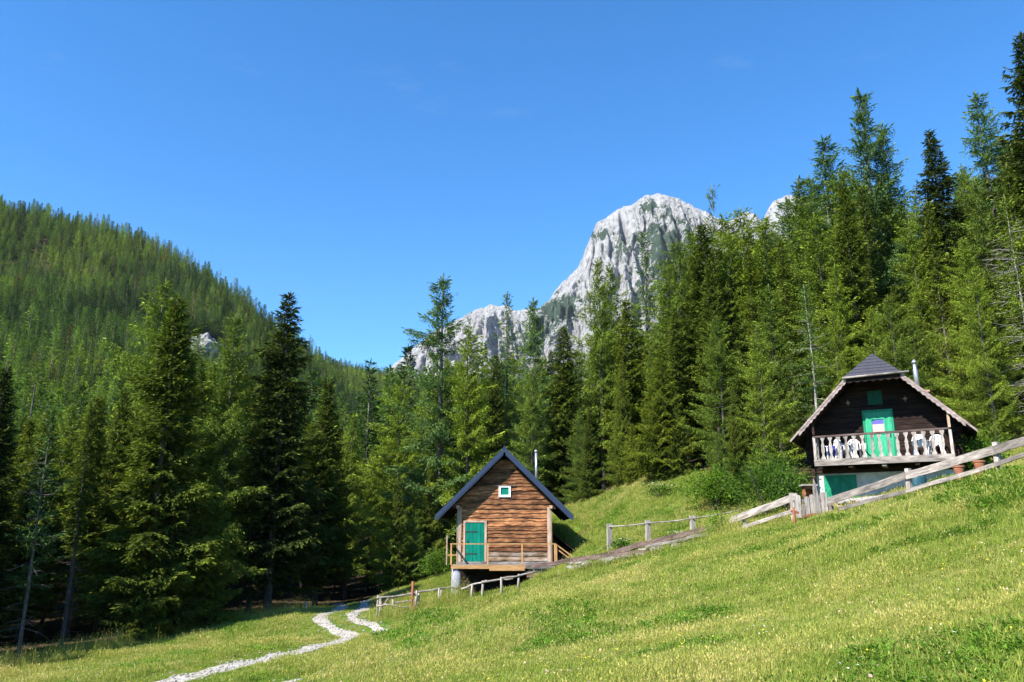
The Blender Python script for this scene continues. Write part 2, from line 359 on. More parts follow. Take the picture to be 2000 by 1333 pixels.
def tag(o, label, cat, group=None, kind=None):
    if label: o['label'] = label
    if cat: o['category'] = cat
    if group: o['group'] = group
    if kind: o['kind'] = kind
    return o
def thing(name, label, cat, loc=(0, 0, 0), rz=0, group=None, scale=None):
    o = bpy.data.objects.new(name, None); C.objects.link(o); o.empty_display_size = .2
    o.location = loc; o.rotation_euler = (0, 0, rz)
    if scale: o.scale = scale
    return tag(o, label, cat, group)
def npmesh(name, V, Fq, material, tint=None, smooth=False, attr='tint'):
    """V (n,3), Fq (m,4) quads or (m,3) triangles"""
    me = bpy.data.meshes.new(name); k = Fq.shape[1]
    me.vertices.add(len(V)); me.vertices.foreach_set('co', np.ascontiguousarray(V, dtype=np.float32).ravel())
    me.loops.add(Fq.size); me.loops.foreach_set('vertex_index', Fq.astype(np.int32).ravel())
    me.polygons.add(len(Fq)); me.polygons.foreach_set('loop_start', np.arange(0, Fq.size, k, dtype=np.int32))
    me.polygons.foreach_set('loop_total', np.full(len(Fq), k, np.int32))
    if smooth: me.polygons.foreach_set('use_smooth', np.ones(len(Fq), bool))
    me.update(calc_edges=True)
    if tint is not None:
        a = me.attributes.new(attr, 'FLOAT', 'POINT'); a.data.foreach_set('value', np.ascontiguousarray(tint, dtype=np.float32))
    for m in (material if isinstance(material, list) else [material]): me.materials.append(m)
    return me
def sprigs(P, D, N, L, Wd, T):
    """flat diamond sprigs: base P, direction D, normal N, length L, width Wd, tint T"""
    D = D/np.linalg.norm(D, axis=1, keepdims=True)
    S = np.cross(D, N); S /= np.linalg.norm(S, axis=1, keepdims=True)+1e-9
    a = P; c = P + D*L[:, None]; mid = P + D*(L*.45)[:, None]
    b = mid + S*(Wd*.5)[:, None]; d = mid - S*(Wd*.5)[:, None]
    V = np.stack([a, b, c, d], 1).reshape(-1, 3)
    Fq = np.arange(len(P)*4).reshape(-1, 4)
    return V, Fq, np.repeat(T, 4)

# ------------------------------------------------------------------ the ground: one sheet out to the hills
def steps(*seg):
    out = []
    for a, b, s in seg: out += list(np.arange(a, b, s))
    return np.array(out)
xs = steps((-1500,-950,60),(-950,-130,16),(-130,-34,4),(-34,30,.5),(30,130,4),(130,700,16),(700,1501,80))
ys = steps((-600,-60,60),(-60,0,4),(0,60,.5),(60,140,4),(140,1000,16),(1000,2601,100))
GX, GY = np.meshgrid(xs, ys); GZ = ground(GX, GY)
far = np.hypot(GX, GY); GZ = np.where(far > 1400, np.minimum(GZ, 120), GZ); GZ = np.maximum(GZ, -8)
GZ = np.where(GY < -100, np.clip(GZ, -8, 6), GZ)
forest = sstep(.8, 3.5, GY - treeline(GX, GY)); forest = np.where(GY < 8, sstep(0, 6, np.abs(GX)-40), forest)
nx = len(xs); idx = np.arange(GX.size).reshape(GX.shape)
Fq = np.stack([idx[:-1, :-1], idx[:-1, 1:], idx[1:, 1:], idx[1:, :-1]], -1).reshape(-1, 4)
tag(link('ground', npmesh('ground', np.stack([GX, GY, GZ], -1).reshape(-1, 3), Fq, M['ground'], forest.ravel(), True, 'forest')),
    'grassy slope falling left to the wood edge, with wooded hills beyond', None, kind='structure')

# gravel ruts of the cart track, draped on the slope
def rut(pts, width, label, seed, gap=None):
    r = random.Random(seed); P = [at(px, py, Y) for px, py, Y in pts]; Q = []
    for i in range(len(P)-1):                                  # Catmull-Rom
        p0, p1, p2, p3 = P[max(i-1, 0)], P[i], P[i+1], P[min(i+2, len(P)-1)]
        n = max(2, int((p2-p1).length/.25))
        for k in range(n):
            t = k/n; Q.append(.5*((2*p1)+(p2-p0)*t+(2*p0-5*p1+4*p2-p3)*t*t+(3*p1-p0-3*p2+p3)*t**3))
    m = MB(); V = []; nw = 6
    for i, q in enumerate(Q):
        d = (Q[min(i+1, len(Q)-1)]-Q[max(i-1, 0)]); s = Vector((d.y, -d.x)).normalized()
        wv = width*(1+.25*math.sin(i*.37+seed)+.2*math.sin(i*.13)) + r.uniform(-.09, .09)
        for k in range(nw+1):
            o = (k/nw-.5)*wv; x = q.x+s.x*o; y = q.y+s.y*o
            V.append((x, y, gz(x, y)+.02-.012*abs(k/nw-.5)*2+r.uniform(-.003, .003)))
    Fc = [(i*(nw+1)+k, i*(nw+1)+k+1, (i+1)*(nw+1)+k+1, (i+1)*(nw+1)+k) for i in range(len(Q)-1) for k in range(nw)]
    if gap: Fc = [f for f in Fc if not gap(Q[f[0]//(nw+1)])]; Q = [q for q in Q if not gap(q)]
    o = m.add(V, Fc).build('track', M['gravel'], smooth=True); tag(o, label, None, kind='structure'); return [(q.x, q.y) for q in Q], width
RUTS = [rut([(150,1372,17.5),(330,1333,19.5),(400,1313,21),(480,1296,23.5),(560,1277,27),(620,1264,30),(670,1252,32.5),(684,1240,34),(655,1222,36),(625,1210,38.5),(640,1199,42),(662,1189,46),(668,1183,50),(660,1180,60)],
            .68, 'left wheel rut of pale gravel bending towards the dark wood', 1),
        rut([(480,1372,16.5),(570,1333,19),(600,1318,21),(640,1300,25),(700,1268,30),(742,1235,34),(728,1219,36),(690,1209,38.5),(692,1198,42),(708,1189,46),(712,1183,50),(705,1180,60)],
            .62, 'right wheel rut of pale gravel, partly hidden by the grass', 2, lambda q: 19.6 < q.y < 33.5)]
RP = np.array([p for q, w in RUTS for p in q])

# ------------------------------------------------------------------ the limestone mountain
def mountain(sil, Yr, name, label, ns, nt_, seed, run=520, vegs=()):
    sx = np.array([a for a, b in sil], float); sy = np.array([b for a, b in sil], float)
    pxs = np.linspace(sx[0], sx[-1], ns); V = []; veg = []
    for i, px in enumerate(pxs):
        py = np.interp(px, sx, sy); jag = mnoise.fractal(Vector((px*.045, seed, 0)), .8, 2.1, 5)*5
        top = at(px, py+jag, Yr)
        for j in range(nt_+8):
            t = (j-8)/nt_
            if t >= 0:
                y = top.y - run*t; z = top.z - (top.z-40)*t**.85
            else:
                y = top.y - 500*t; z = top.z + 420*t
            q = Vector((top.x*.0085, t*1.5, seed*3.1))
            rd = mnoise.ridged_multi_fractal(Vector((top.x*.012+.6*t, t*2.0, seed)), 1.0, 2.1, 6, 1.0, 2.0)
            r2 = mnoise.fractal(Vector((top.x*.05, t*9, seed+5)), .7, 2.2, 6)
            amp = min(1, max(0, t)*7)
            y -= (rd-1.1)*28*amp + (mnoise.ridged_multi_fractal(Vector((top.x*.045+1.5*t, t*5.0, seed+9)), .9, 2.1, 5, 1.0, 2.0)-1.1)*22*amp + r2*24*min(1, max(0,t)*20); z += r2*10*amp
            x = top.x*(1) + mnoise.noise(q*7)*12*amp
            V.append((x, y, z))
            P = topix(x, y, z); g = -.35
            for (cx, cy, rx, ry, s) in vegs: g += s*.8*math.exp(-((P[0]-cx)/rx)**2-((P[1]-cy)/ry)**2)
            veg.append(g + .15*(r2))
    V = np.array(V); n2 = nt_+8; idx = np.arange(len(V)).reshape(ns, n2)
    Fq = np.stack([idx[:-1, :-1], idx[1:, :-1], idx[1:, 1:], idx[:-1, 1:]], -1).reshape(-1, 4)
    o = link(name, npmesh(name, V, Fq, M['rock'], np.array(veg)+.46, False, 'veg')); return tag(o, label, None, kind='structure')
mountain([(560,800),(700,780),(735,752),(752,734),(770,713),(800,684),(850,648),(900,622),(925,606),(960,594),(985,600),(1010,606),(1050,601),(1070,588),(1095,556),(1130,522),(1142,490),(1152,466),
          (1165,438),(1200,413),(1240,396),(1262,382),(1282,378),(1320,386),(1345,398),(1362,407),(1400,424),(1440,450),(1500,480),(1700,520)], 1700, 'mountain',
         'pale limestone peak rising above the trees with dark green scrub patches', 560, 300, 1.0,
         vegs=[(1275,402,22,16,.8),(1278,470,45,45,.5),(1300,520,45,60,.5),(1330,450,30,50,.45),(1165,460,22,16,.8),(1215,478,18,28,.6),(1105,600,40,26,.9),(1060,640,50,40,.7),(1000,690,50,40,.6),(1250,580,60,40,.4),(1345,560,60,80,.8)])
mountain([(1380,470),(1420,436),(1440,420),(1462,415),(1478,422),(1488,434),(1498,410),(1512,392),(1540,380),(1600,390),(1700,430),(1800,470)], 2100, 'mountain_ridge',
         'small pale rock ridge showing between larch tops right of the peak', 120, 60, 4.0)

# ------------------------------------------------------------------ trees
def trunk_part(H, r0, rnd, dead, z_dead=.45, dl=1.6):
    m = MB(); n = 9; a = rnd.uniform(0, 6)
    pts = [(math.sin(i*.9+a)*.05*i/n*1.5, math.cos(i*.7+a)*.05*i/n*1.5, H*i/n) for i in range(n+1)]
    pts[0] = (0, 0, -.8)
    m.tube(pts, [r0*(1.35 if i == 0 else 1)*(1-i/n)**.8+.012 for i in range(n+1)], 8)
    for k in range(dead):
        z = rnd.uniform(.06, z_dead)*H; t = rnd.uniform(0, 2*PI); L = rnd.uniform(.4, 1)*dl
        d = Vector((math.cos(t), math.sin(t), rnd.uniform(-.35, .1))); p = Vector((0, 0, z))
        q = p + d*L*.6; e = q + Vector((d.x, d.y, d.z+rnd.uniform(-.4, .5)))*L*.4
        m.tube([p, q, e], [.028, .018, .006], 3, False)
        for s in (-1, 1):
            w = q + Vector((d.x*.4-s*d.y*.6, d.y*.4+s*d.x*.6, rnd.uniform(-.3, .2)))*L*.35
            m.tube([q, w], [.012, .004], 3, False)
    return m
def conifer_crown(H, R, seed, kind, z0=.12, dens=1.0, size=1.0, shape=.8):
    r = np.random.default_rng(seed); P = []; D = []; N = []; L = []; Wd = []; T = []
    z = z0*H
    lop = r.uniform(0, 2*PI); lop2 = r.uniform(0, 6); tier = r.uniform(1.1, 1.6)
    while z < H*.985:
        f = z/H; n = r.integers(4, 7) if kind != 'larch' else r.integers(3, 6)
        az0 = r.uniform(0, 2*PI)
        for k in range(n):
            az = az0 + 2*PI*k/n + r.normal(0, .25)
            zz = z + r.uniform(-.18, .18)
            prof = (1-f)**shape*min(1, .55+ (f-z0)*3.5)
            Lb = R*prof*r.uniform(.62, 1.18)*(1+.18*math.cos(az-lop)) + .07
            if kind == 'larch': Lb *= 1 + .22*math.sin(z*tier*1.4+lop2) + .16*math.sin(az*2+z*.6)
            else: Lb *= 1 + .12*math.sin(z*2.1+lop2) + .12*math.sin(az*2+z*.5)
            if kind == 'larch' and r.random() < .16: continue
            Lb *= r.uniform(.6, 1.25) if kind == 'larch' else r.uniform(.8, 1.12)
            if kind == 'larch': el0 = -.14 + .50*f + r.normal(0, .12); curve = .10
            else: el0 = -.28 + .75*f + r.normal(0, .10); curve = .18*(1-f)
            nt2 = max(3, int(Lb*11.5*dens))
            t = np.sort(r.uniform(.12 if kind != 'larch' else .08, 1, nt2))
            hx, hy = math.cos(az), math.sin(az)
            bx = t*Lb; bz = bx*math.tan(el0) - (.35*Lb*curve)*np.sin(t*PI) + curve*Lb*t*t*.6
            base = np.stack([hx*bx, hy*bx, zz+bz], 1)
            # short inner twigs that close the crown round the trunk
            if size <= 1:
                ni = 5; ta = r.uniform(.02, .30, ni); pi = np.stack([hx*ta*Lb, hy*ta*Lb, zz+ta*Lb*math.tan(el0)], 1)+r.normal(0, .10, (ni, 3))
                P.append(pi); D.append(np.stack([np.full(ni, hx), np.full(ni, hy), np.full(ni, -.3)], 1)+r.normal(0, .7, (ni, 3))); N.append(r.normal(0, .6, (ni, 3))+np.array([0, 0, 1.]))
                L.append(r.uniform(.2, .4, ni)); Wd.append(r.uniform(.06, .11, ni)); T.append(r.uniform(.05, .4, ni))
            for side in (-1, 1):
                tl = (.42 if kind != 'larch' else .34)*Lb*(1.05-t*.85)*r.uniform(.6, 1.2, nt2) + .12
                ang = side*r.uniform(.7, 1.15, nt2)
                dx = hx*np.cos(ang)-hy*np.sin(ang); dy = hy*np.cos(ang)+hx*np.sin(ang)
                dz = r.uniform(-.42, -.02, nt2)
                ns = np.maximum(1, (tl*((14.0 if kind == 'larch' else 10.0) if size <= 1 else 8.2)*dens/size).astype(int))
                for q in range(int(ns.max())):
                    mk = ns > q; kk = mk.sum()
                    if not kk: continue
                    s = (q+.3)/ns[mk]
                    o = np.stack([dx[mk], dy[mk], dz[mk]-s*.25], 1)
                    pp = base[mk] + o*(tl[mk]*s)[:, None] + r.normal(0, .03, (kk, 3))
                    if kind == 'larch':
                        dd = o*.5 + r.normal(0, .55, (kk, 3)) + np.array([0, 0, -.4]); pp = pp - np.abs(r.normal(0, .10, (kk, 1)))*np.array([0, 0, 1.]); ll = r.uniform(.10, .23, kk); ww = ll*r.uniform(.24, .42, kk)
                    else:
                        dd = o*.9 + np.array([hx, hy, 0])*.35 + r.normal(0, .28, (kk, 3)) + np.array([0, 0, -.12]); ll = r.uniform(.16, .36, kk); ww = ll*r.uniform(.24, .38, kk)
                    P.append(pp); D.append(dd); N.append(r.normal(0, .5, (kk, 3)) + np.array([0, 0, 1.0])); sc_ = size*((.55+.45*(1-f)) if size > 1 else (.85+.15*(1-f))); L.append(ll*sc_); Wd.append(ww*sc_)
                    T.append(np.clip(.12+.62*t[mk]*(.45+.55*s) + r.normal(0, .14, kk), 0, 1))  # lighter new growth at tips; crown interior tinted darker as painted shade
            # the twig along the branch itself
            P.append(base); D.append(np.stack([np.full(nt2, hx), np.full(nt2, hy), np.full(nt2, math.tan(el0)*.7)], 1)+r.normal(0, .15, (nt2, 3)))
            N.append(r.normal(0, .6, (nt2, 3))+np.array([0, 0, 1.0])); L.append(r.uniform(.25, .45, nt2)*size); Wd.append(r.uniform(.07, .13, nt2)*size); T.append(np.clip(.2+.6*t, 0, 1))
        z += (.36 if kind != 'larch' else .42)*r.uniform(.7, 1.3)*(1.15-.6*f)/ (dens**.5)
    # leader shoot
    P.append(np.array([[0, 0, H*.965], [0, 0, H*.98], [.02, 0, H*.97]])); D.append(np.array([[0, 0, 1.], [.1, .05, 1], [-.15, .1, 1]])); N.append(np.array([[1., 0, 0], [0, 1, 0], [1, 1, 0]]))
    L.append(np.array([.7, .5, .4])); Wd.append(np.array([.12, .12, .1])); T.append(np.array([.5, .6, .7]))
    return sprigs(*[np.concatenate(a) for a in (P, D, N, L, Wd, T)])
REF = 20.0
def tree_kind(kind, seed, R, z0, dead, zd, matn, shape=.8, r0=.17, dens=1.0, dl=1.6, bark='bark'):
    rnd = random.Random(seed)
    V, Fq, T = conifer_crown(REF, R, seed, kind, z0, dens, 1.0, shape)
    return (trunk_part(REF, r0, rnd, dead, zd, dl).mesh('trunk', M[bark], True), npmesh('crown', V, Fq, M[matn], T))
SP = [tree_kind('spruce', 11, 3.8, .06, 26, .3, 'spruce', .85), tree_kind('spruce', 12, 3.3, .10, 30, .35, 'spruce', .75),
      tree_kind('spruce', 13, 4.0, .13, 30, .4, 'spruce', .9), tree_kind('spruce', 14, 2.8, .24, 40, .45, 'spruce', .7)]
LA = [tree_kind('larch', 21, 4.0, .08, 44, .6, 'larch', .60, dens=1.0), tree_kind('larch', 22, 3.5, .10, 50, .65, 'larch', .66, dens=1.0),
      tree_kind('larch', 23, 4.5, .14, 54, .65, 'larch', .56, dens=.92), tree_kind('larch', 24, 3.4, .10, 50, .8, 'larch_dull', .70, dens=1.05)]
THIN = [tree_kind('larch', 31, 3.0, .28, 60, .8, 'larch_dull', .7, r0=.14, dens=.6, dl=2.4), tree_kind('larch', 33, 3.8, .25, 150, .85, 'larch', .6, r0=.17, dens=.6, dl=3.4, bark='bark_pale')]
THIN.append((trunk_part(REF, .14, random.Random(31), 60, .8, 2.4).mesh('trunk', M['bark_pale'], True), THIN[0][1]))
DARK = [tree_kind('spruce', 12, 3.3, .10, 30, .35, 'dark_spruce', .8), tree_kind('spruce', 11, 3.8, .06, 26, .3, 'dark_spruce', .85)]
INNER = [tree_kind('spruce', 41, 1.9, .42, 46, .6, 'spruce', .6, r0=.14, dens=.75), tree_kind('spruce', 42, 1.7, .35, 40, .5, 'spruce', .7, r0=.12, dens=.75)]
YOUNG = [tree_kind('spruce', 51, 5.6, .03, 4, .1, 'spruce', .9, r0=.35, dens=1.0)]
UL0 = tree_kind('larch', 53, 6.5, .03, 0, .1, 'larch', .7, r0=.3, dens=.8)
tree_count = 0
def plant(kind, x, y, H, label, group, wide=1.0, name=None, cat='spruce'):
    global tree_count
    tr, cr = kind
    s = H/REF; z = gz(x, y)
    t = thing(name or (cat+'_tree'), label, cat, (x, y, z), random.uniform(0, 6.28), group, (s*wide, s*wide, s))
    link('trunk', tr, t); link('crown', cr, t); tree_count += 1
    return t
def plant_px(kind, px, py, Y, label, cat, wide=1.0, group=None):
    """a tree whose tip stands at this height above the place it grows"""
    p = at(px, py, Y); return plant(kind, p.x, p.y, p.z-gz(p.x, p.y)+.15, label, group, wide, None, cat)
taken = []
MAIN = [  # kind, px, py of tip, distance, label, category, width
 (DARK[1],12,722,35,'dark dense spruce at the left end of the wood edge','spruce',1.1),
 (THIN[0],104,800,34,'thin larch with a long bare pale trunk, second from the left end of the wood','larch',1.0),
 (SP[3],190,780,43,'narrow rusty-tinged spruce between the bare larch and the big tall spruce','spruce',1.0),
 (SP[0],348,585,39.5,'largest spruce of the left wood, light branches down to the meadow','spruce',1.12),
 (LA[0],325,548,48,'pale larch whose tip stands just above the largest left spruce','larch',.95),
 (LA[1],462,618,47,'bright green larch left of the tall dark pointed spruce','larch',1.0),
 (DARK[0],566,575,49,'tall dark pointed spruce rising highest against the blue gap of sky','spruce',1.12),
 (YOUNG[0],425,900,41.5,'young bright spruce in front of the big ones at the meadow edge','spruce',.78),
 (YOUNG[0],302,1010,38.8,'small yellow-green spruce at the foot of the largest left spruce','spruce',.8),
 (LA[3],250,700,54,'bluish larch behind and left of the largest left spruce','larch',1.0),
 (SP[2],640,745,55,'broad spruce just right of the tall dark pointed one','spruce',1.0),
 (LA[1],690,810,62,'yellow-green larch above the dark mouth of the track','larch',1.0),
 (SP[3],520,735,52,'slim spruce half hidden left of the tall dark pointed one','spruce',1.0),
 (LA[2],785,748,58,'wide larch left of the wooden hut at the edge of the valley gap','larch',1.0),
 (LA[3],866,537,56,'loose-topped larch standing out against the sky left of the peak','larch',1.05),
 (LA[0],915,640,55,'full green larch directly behind the left roof slope of the small hut','larch',.95),
 (THIN[0],990,577,60,'thin airy larch top behind the ridge of the small hut','larch',.9),
 (LA[3],1042,583,57,'larch behind the thin metal flue of the small hut','larch',.9),
 (SP[1],1100,640,56,'dark spruce just right of the small hut, below the scree of the peak','spruce',1.0),
 (LA[1],1168,508,56,'tall larch whose tip covers the left foot of the limestone peak','larch',.95),
 (LA[0],1190,520,59,'second larch close behind the tall one at the left foot of the peak','larch',.8),
 (SP[2],1222,588,54,'dark yellow-green spruce in front of the limestone peak','spruce',1.0),
 (THIN[0],1257,458,60,'thin see-through larch in front of the middle of the limestone peak','larch',1.0),
 (LA[2],1322,470,53,'wide larch hiding the right foot of the peak','larch',.95),
 (THIN[1],1388,362,58,'sparse spiky half-bare spruce right of the limestone peak','spruce',.55),
 (SP[1],1372,440,50,'brownish spruce below the spiky half-bare one','spruce',1.0),
 (LA[2],1446,408,52,'bright rounded larch left of the little rock ridge','larch',1.1),
 (LA[2],1420,455,51,'rounded yellow-green larch directly below the notch beside the little rock ridge','larch',.9),
 (LA[3],1535,388,53,'pale larch shoulder left of the leaning-topped larch','larch',.9),
 (LA[2],1640,330,50,'broad bushy larch between the two tallest bluish tops','larch',.9),
 (LA[2],1775,430,45,'broad larch filling the dip left of the dark spruce above the chalet','larch',.8),
 (LA[0],1478,640,37.8,'larch whose pale trunk stands just above the end of the short board fence','larch',.8),
 (UL0,1400,850,39.5,'bushy young larch at the foot of the wood above the pole fence','larch',.7),
 (LA[1],1302,508,54,'slim bright larch just right of the middle of the peak','larch',1.1),
 (LA[0],1350,452,55,'light larch left of the spiky half-bare spruce','larch',1.0),
 (LA[0],1412,425,53,'full larch between the spiky spruce and the little rock ridge','larch',1.1),
 (LA[1],1492,436,50,'larch just below the notch of the little rock ridge','larch',1.2),
 (LA[2],1590,420,46,'broad larch below the leaning-topped larch','larch',1.0),
 (LA[1],1560,352,50,'larch with a leaning top at the little rock ridge','larch',1.0),
 (LA[3],1605,268,52,'bluish larch left of the tallest larch above the chalet','larch',1.0),
 (LA[3],1676,175,49,'tallest larch, its tip highest above the roof of the chalet','larch',.82),
 (LA[1],1722,250,50,'larch at the right shoulder of the tallest one','larch',.75),
 (DARK[0],1815,258,46,'dark spruce standing alone against the sky above the flue of the chalet','spruce',.95),
 (LA[3],1905,180,46,'pale bluish larch beside the dark spruce at the right edge','larch',.9),
 (DARK[1],1993,68,38,'very dark tall spruce cut by the right edge of the view','spruce',.85),
 (THIN[1],1962,385,34.5,'larch with pale bare branches along its trunk right of the chalet','larch',.8),
 (LA[0],1880,470,37,'lower larch behind the right eave of the chalet','larch',.8),
 (LA[2],1500,560,43,'broad larch with layered hanging boughs left of the chalet','larch',1.0),
 (LA[0],1400,620,44,'leafy larch above the thin rail fence','larch',.95),
 (THIN[2],1572,560,41,'larch with bare white lower trunk touching the left eave of the chalet','larch',1.1),
 (LA[1],1630,520,42,'larch close behind the left roof slope of the chalet','larch',.9),
 (SP[2],1745,560,42,'deep green spruce behind the hipped ridge of the chalet','spruce',.9),
]
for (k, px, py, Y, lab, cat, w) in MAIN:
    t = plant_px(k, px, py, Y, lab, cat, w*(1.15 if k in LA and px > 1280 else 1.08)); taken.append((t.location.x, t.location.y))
# bushy edge trees low at the foot of the right wood
for (k, px, py, Y, lab, cat, w) in [
 (YOUNG[0],1150,800,52,'young spruce at the lower corner of the bank right of the small hut','spruce',.6),
 (YOUNG[0],1320,770,46.5,'bushy young spruce at the top of the bright bank','spruce',.55),
 (YOUNG[0],1430,760,41,'bushy spruce in shade beside the pale board fence','spruce',.5),
 (YOUNG[0],1215,700,51.5,'half-grown spruce in the middle of the bank edge','spruce',.5),
 (YOUNG[0],840,900,54.5,'young spruce below the left eave of the small hut','spruce',.6),
 (YOUNG[0],780,930,53,'low young spruce at the bright grass left of the small hut','spruce',.6)]:
    t = plant_px(k, px, py, Y, lab, cat, w); taken.append((t.location.x, t.location.y))
LM = [(12,'the dark spruce at the left end'),(104,'the bare pale-trunked larch'),(190,'the rusty-tinged spruce'),(348,'the largest left spruce'),(462,'the bright green larch'),(566,'the tall dark pointed spruce'),
      (680,'the dark mouth of the track'),(785,'the wide larch at the valley gap'),(866,'the loose-topped larch'),(945,'the small hut roof'),(1042,'the flue of the small hut'),(1100,'the right eave of the small hut'),
      (1168,'the larch left of the peak'),(1257,'the see-through larch under the peak'),(1322,'the wide larch right of the peak'),(1388,'the spiky half-bare spruce'),(1448,'the bright rounded larch'),(1560,'the leaning-topped larch'),
      (1676,'the tallest larch'),(1722,'the hipped roof of the chalet'),(1815,'the spruce above the chalet flue'),(1905,'the pale bluish larch at the right'),(1993,'the very dark spruce at the right edge')]
LABS = {}
def place_label(cat, px, d, H, kindword):
    k = min(range(len(LM)), key=lambda i: abs(LM[i][0]-px)); side = 'left of' if px < LM[k][0] else 'right of'
    near_ = 'just behind and' if d < 7 else ('farther behind and' if d < 16 else 'deep behind and')
    ad = kindword or ('tall' if H > 21 else ('short' if H < 15 else 'middle-sized'))
    lab = '%s %s %s %s %s' % (ad, cat, near_, side, LM[k][1]); return lab
def settle(objs):
    by = {}
    for o in objs: by.setdefault(o['label'], []).append(o)
    for lab, os_ in by.items():
        for o in os_:
            if len(os_) > 1: o['group'] = lab.replace(' behind and', ', seen')[:90]
            elif 'group' in o: o['group'] = o['group']
# the wood behind: silhouettes never higher than the photograph's
SIL = np.array([(-400,700),(0,745),(100,800),(200,770),(280,700),(340,640),(400,700),(460,680),(520,760),(566,700),(600,790),(640,790),(700,850),(745,870),(800,800),(860,700),(900,690),(960,690),(1040,680),(1100,680),
       (1160,620),(1230,640),(1300,570),(1380,480),(1450,450),(1540,400),(1600,330),(1670,320),(1740,330),(1815,390),(1880,330),(1940,270),(2000,250),(2400,300)])
fill = []
tries = 0
while len(fill) < 380 and tries < 60000:
    tries += 1
    a = random.uniform(-1.25, .85); yy = random.uniform(30, 112)*random.uniform(.8, 1.0)  # reaches past the left frame: unseen trees added there to cast shade
    x = a*yy; tl = float(treeline(x, yy))
    if yy < tl + 1.0 or yy > tl+62: continue
    if random.random() < (yy-tl)/85: continue
    if -11.5 < x + .25*(yy-46) < -5.8 and yy < 60: continue          # the track's aisle
    if 8 < x < 22 and yy < 41: continue
    dmin = 2.0 if yy < tl+14 else 2.6
    if any((x-p)**2+(yy-q)**2 < dmin**2 for p, q in taken): continue
    taken.append((x, yy)); fill.append((x, yy, yy-tl))
filled = []
for (x, yy, d) in fill:
    g = gz(x, yy); px, py = topix(x, yy, g+14)
    lim = np.interp(px, SIL[:, 0], SIL[:, 1]); Hmax = at(px, lim+random.uniform(0, 70), yy).z - g
    H = min(Hmax, random.uniform(17, 25)); 
    if H < 7: continue
    left = px < 770
    if d < 9: k = random.choice(INNER+[SP[3], SP[1]]) if left else random.choice([INNER[0], LA[1], SP[3], LA[0]])
    else: k = random.choice([SP[1], SP[3], LA[0], SP[0], INNER[0]]) if left else random.choice([LA[0], LA[1], LA[2], LA[2], SP[1], LA[3]])
    cat = 'larch' if k in LA else 'spruce'
    lab = place_label(cat, px, d, H, None)
    filled.append(plant(k, x, yy, H, lab, 'crowded trees of the wood', random.uniform(.8, 1.1), None, cat))
settle(filled); young = []

# young trees filling the foot of the right wood
under = 0; tries = 0
UY = [tree_kind('spruce', 52, 6.0, .02, 0, .1, 'spruce', .8, r0=.3, dens=.8), UL0]
while under < 85 and tries < 5000:
    tries += 1
    px = random.uniform(760, 2100); a = at(px, 1100, 10).x/10; tl = float(np.interp(a, TLx, TLy)); yy = tl + random.uniform(.3, 16)**1.0
    x = a*yy
    if 8 < x < 19.5 and yy < 39.5: continue
    if any((x-p)**2+(yy-q)**2 < 1.2 for p, q in taken): continue
    taken.append((x, yy)); k = random.randrange(2); under += 1; H = random.uniform(3.2, 8.5)
    lab = place_label(('spruce', 'larch')[k], px, yy-tl, H, 'low young' if H < 5 else 'half-grown')
    young.append(plant(UY[k], x, yy, H, lab, 'young trees under the wood edge', random.uniform(.7, 1.0), None, ('spruce', 'larch')[k]))
settle(young)

# far trees (few-pixel trees): cheap shared meshes
def far_tree(kind, seed, R, matn, shape):
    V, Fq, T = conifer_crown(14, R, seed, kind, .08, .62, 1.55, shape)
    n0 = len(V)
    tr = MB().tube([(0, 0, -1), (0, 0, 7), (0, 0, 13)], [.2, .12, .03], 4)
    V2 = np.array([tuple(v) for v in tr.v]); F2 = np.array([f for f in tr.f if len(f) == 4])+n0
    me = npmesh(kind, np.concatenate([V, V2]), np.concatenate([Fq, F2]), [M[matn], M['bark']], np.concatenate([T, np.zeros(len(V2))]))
    mi = np.zeros(len(Fq)+len(F2), np.int32); mi[len(Fq):] = 1; me.polygons.foreach_set('material_index', mi)
    return me
M['far_rust'] = foliage('far_rusty_needles', [(0, (.09,.07,.025)), (.5, (.17,.12,.04)), (1, (.25,.17,.05))], big=(.65, 1.4))
FS = [far_tree('spruce', 61, 3.0, 'far_spruce', 1.1), far_tree('spruce', 62, 2.5, 'far_spruce', 1.0), far_tree('spruce', 63, 3.4, 'far_spruce', 1.25)]
FL = [far_tree('larch', 64, 3.3, 'far_larch', .85), far_tree('larch', 65, 2.9, 'far_larch', .95), far_tree('larch', 66, 3.0, 'far_rust', 1.0)]
cells = []
r = np.random.default_rng(5)
N = 120000
a = r.uniform(-.85, .62, N); Y = np.sqrt(r.uniform(95**2, 930**2, N)); X = a*Y
Z = ground(X, Y)
dx = 6.0; ZX = ground(X+dx, Y); ZY = ground(X, Y+dx)
cy = Y*math.cos(PITCH)+Z*math.sin(PITCH); cz = -Y*math.sin(PITCH)+(Z+10)*math.cos(PITCH)
PX = 1000+F*X/cy; PY = 666.5-F*cz/cy
slope_cam = ((ZY-Z)/dx) > (Z/Y) - .05                        # facing the camera, or just over the ridge
clump = np.sin(X*.021+1)*np.sin(Y*.017+X*.008)
keep = (PY < 1000) & (slope_cam | (r.random(N) < .25)) & ((Y > 118) | (np.abs(a) > .1))
keep &= ~(((PX-395)/46)**2 + ((PY-660)/34)**2 < 1)           # the bare rock outcrop
X, Y, Z, PX, PY = X[keep], Y[keep], Z[keep], PX[keep], PY[keep]
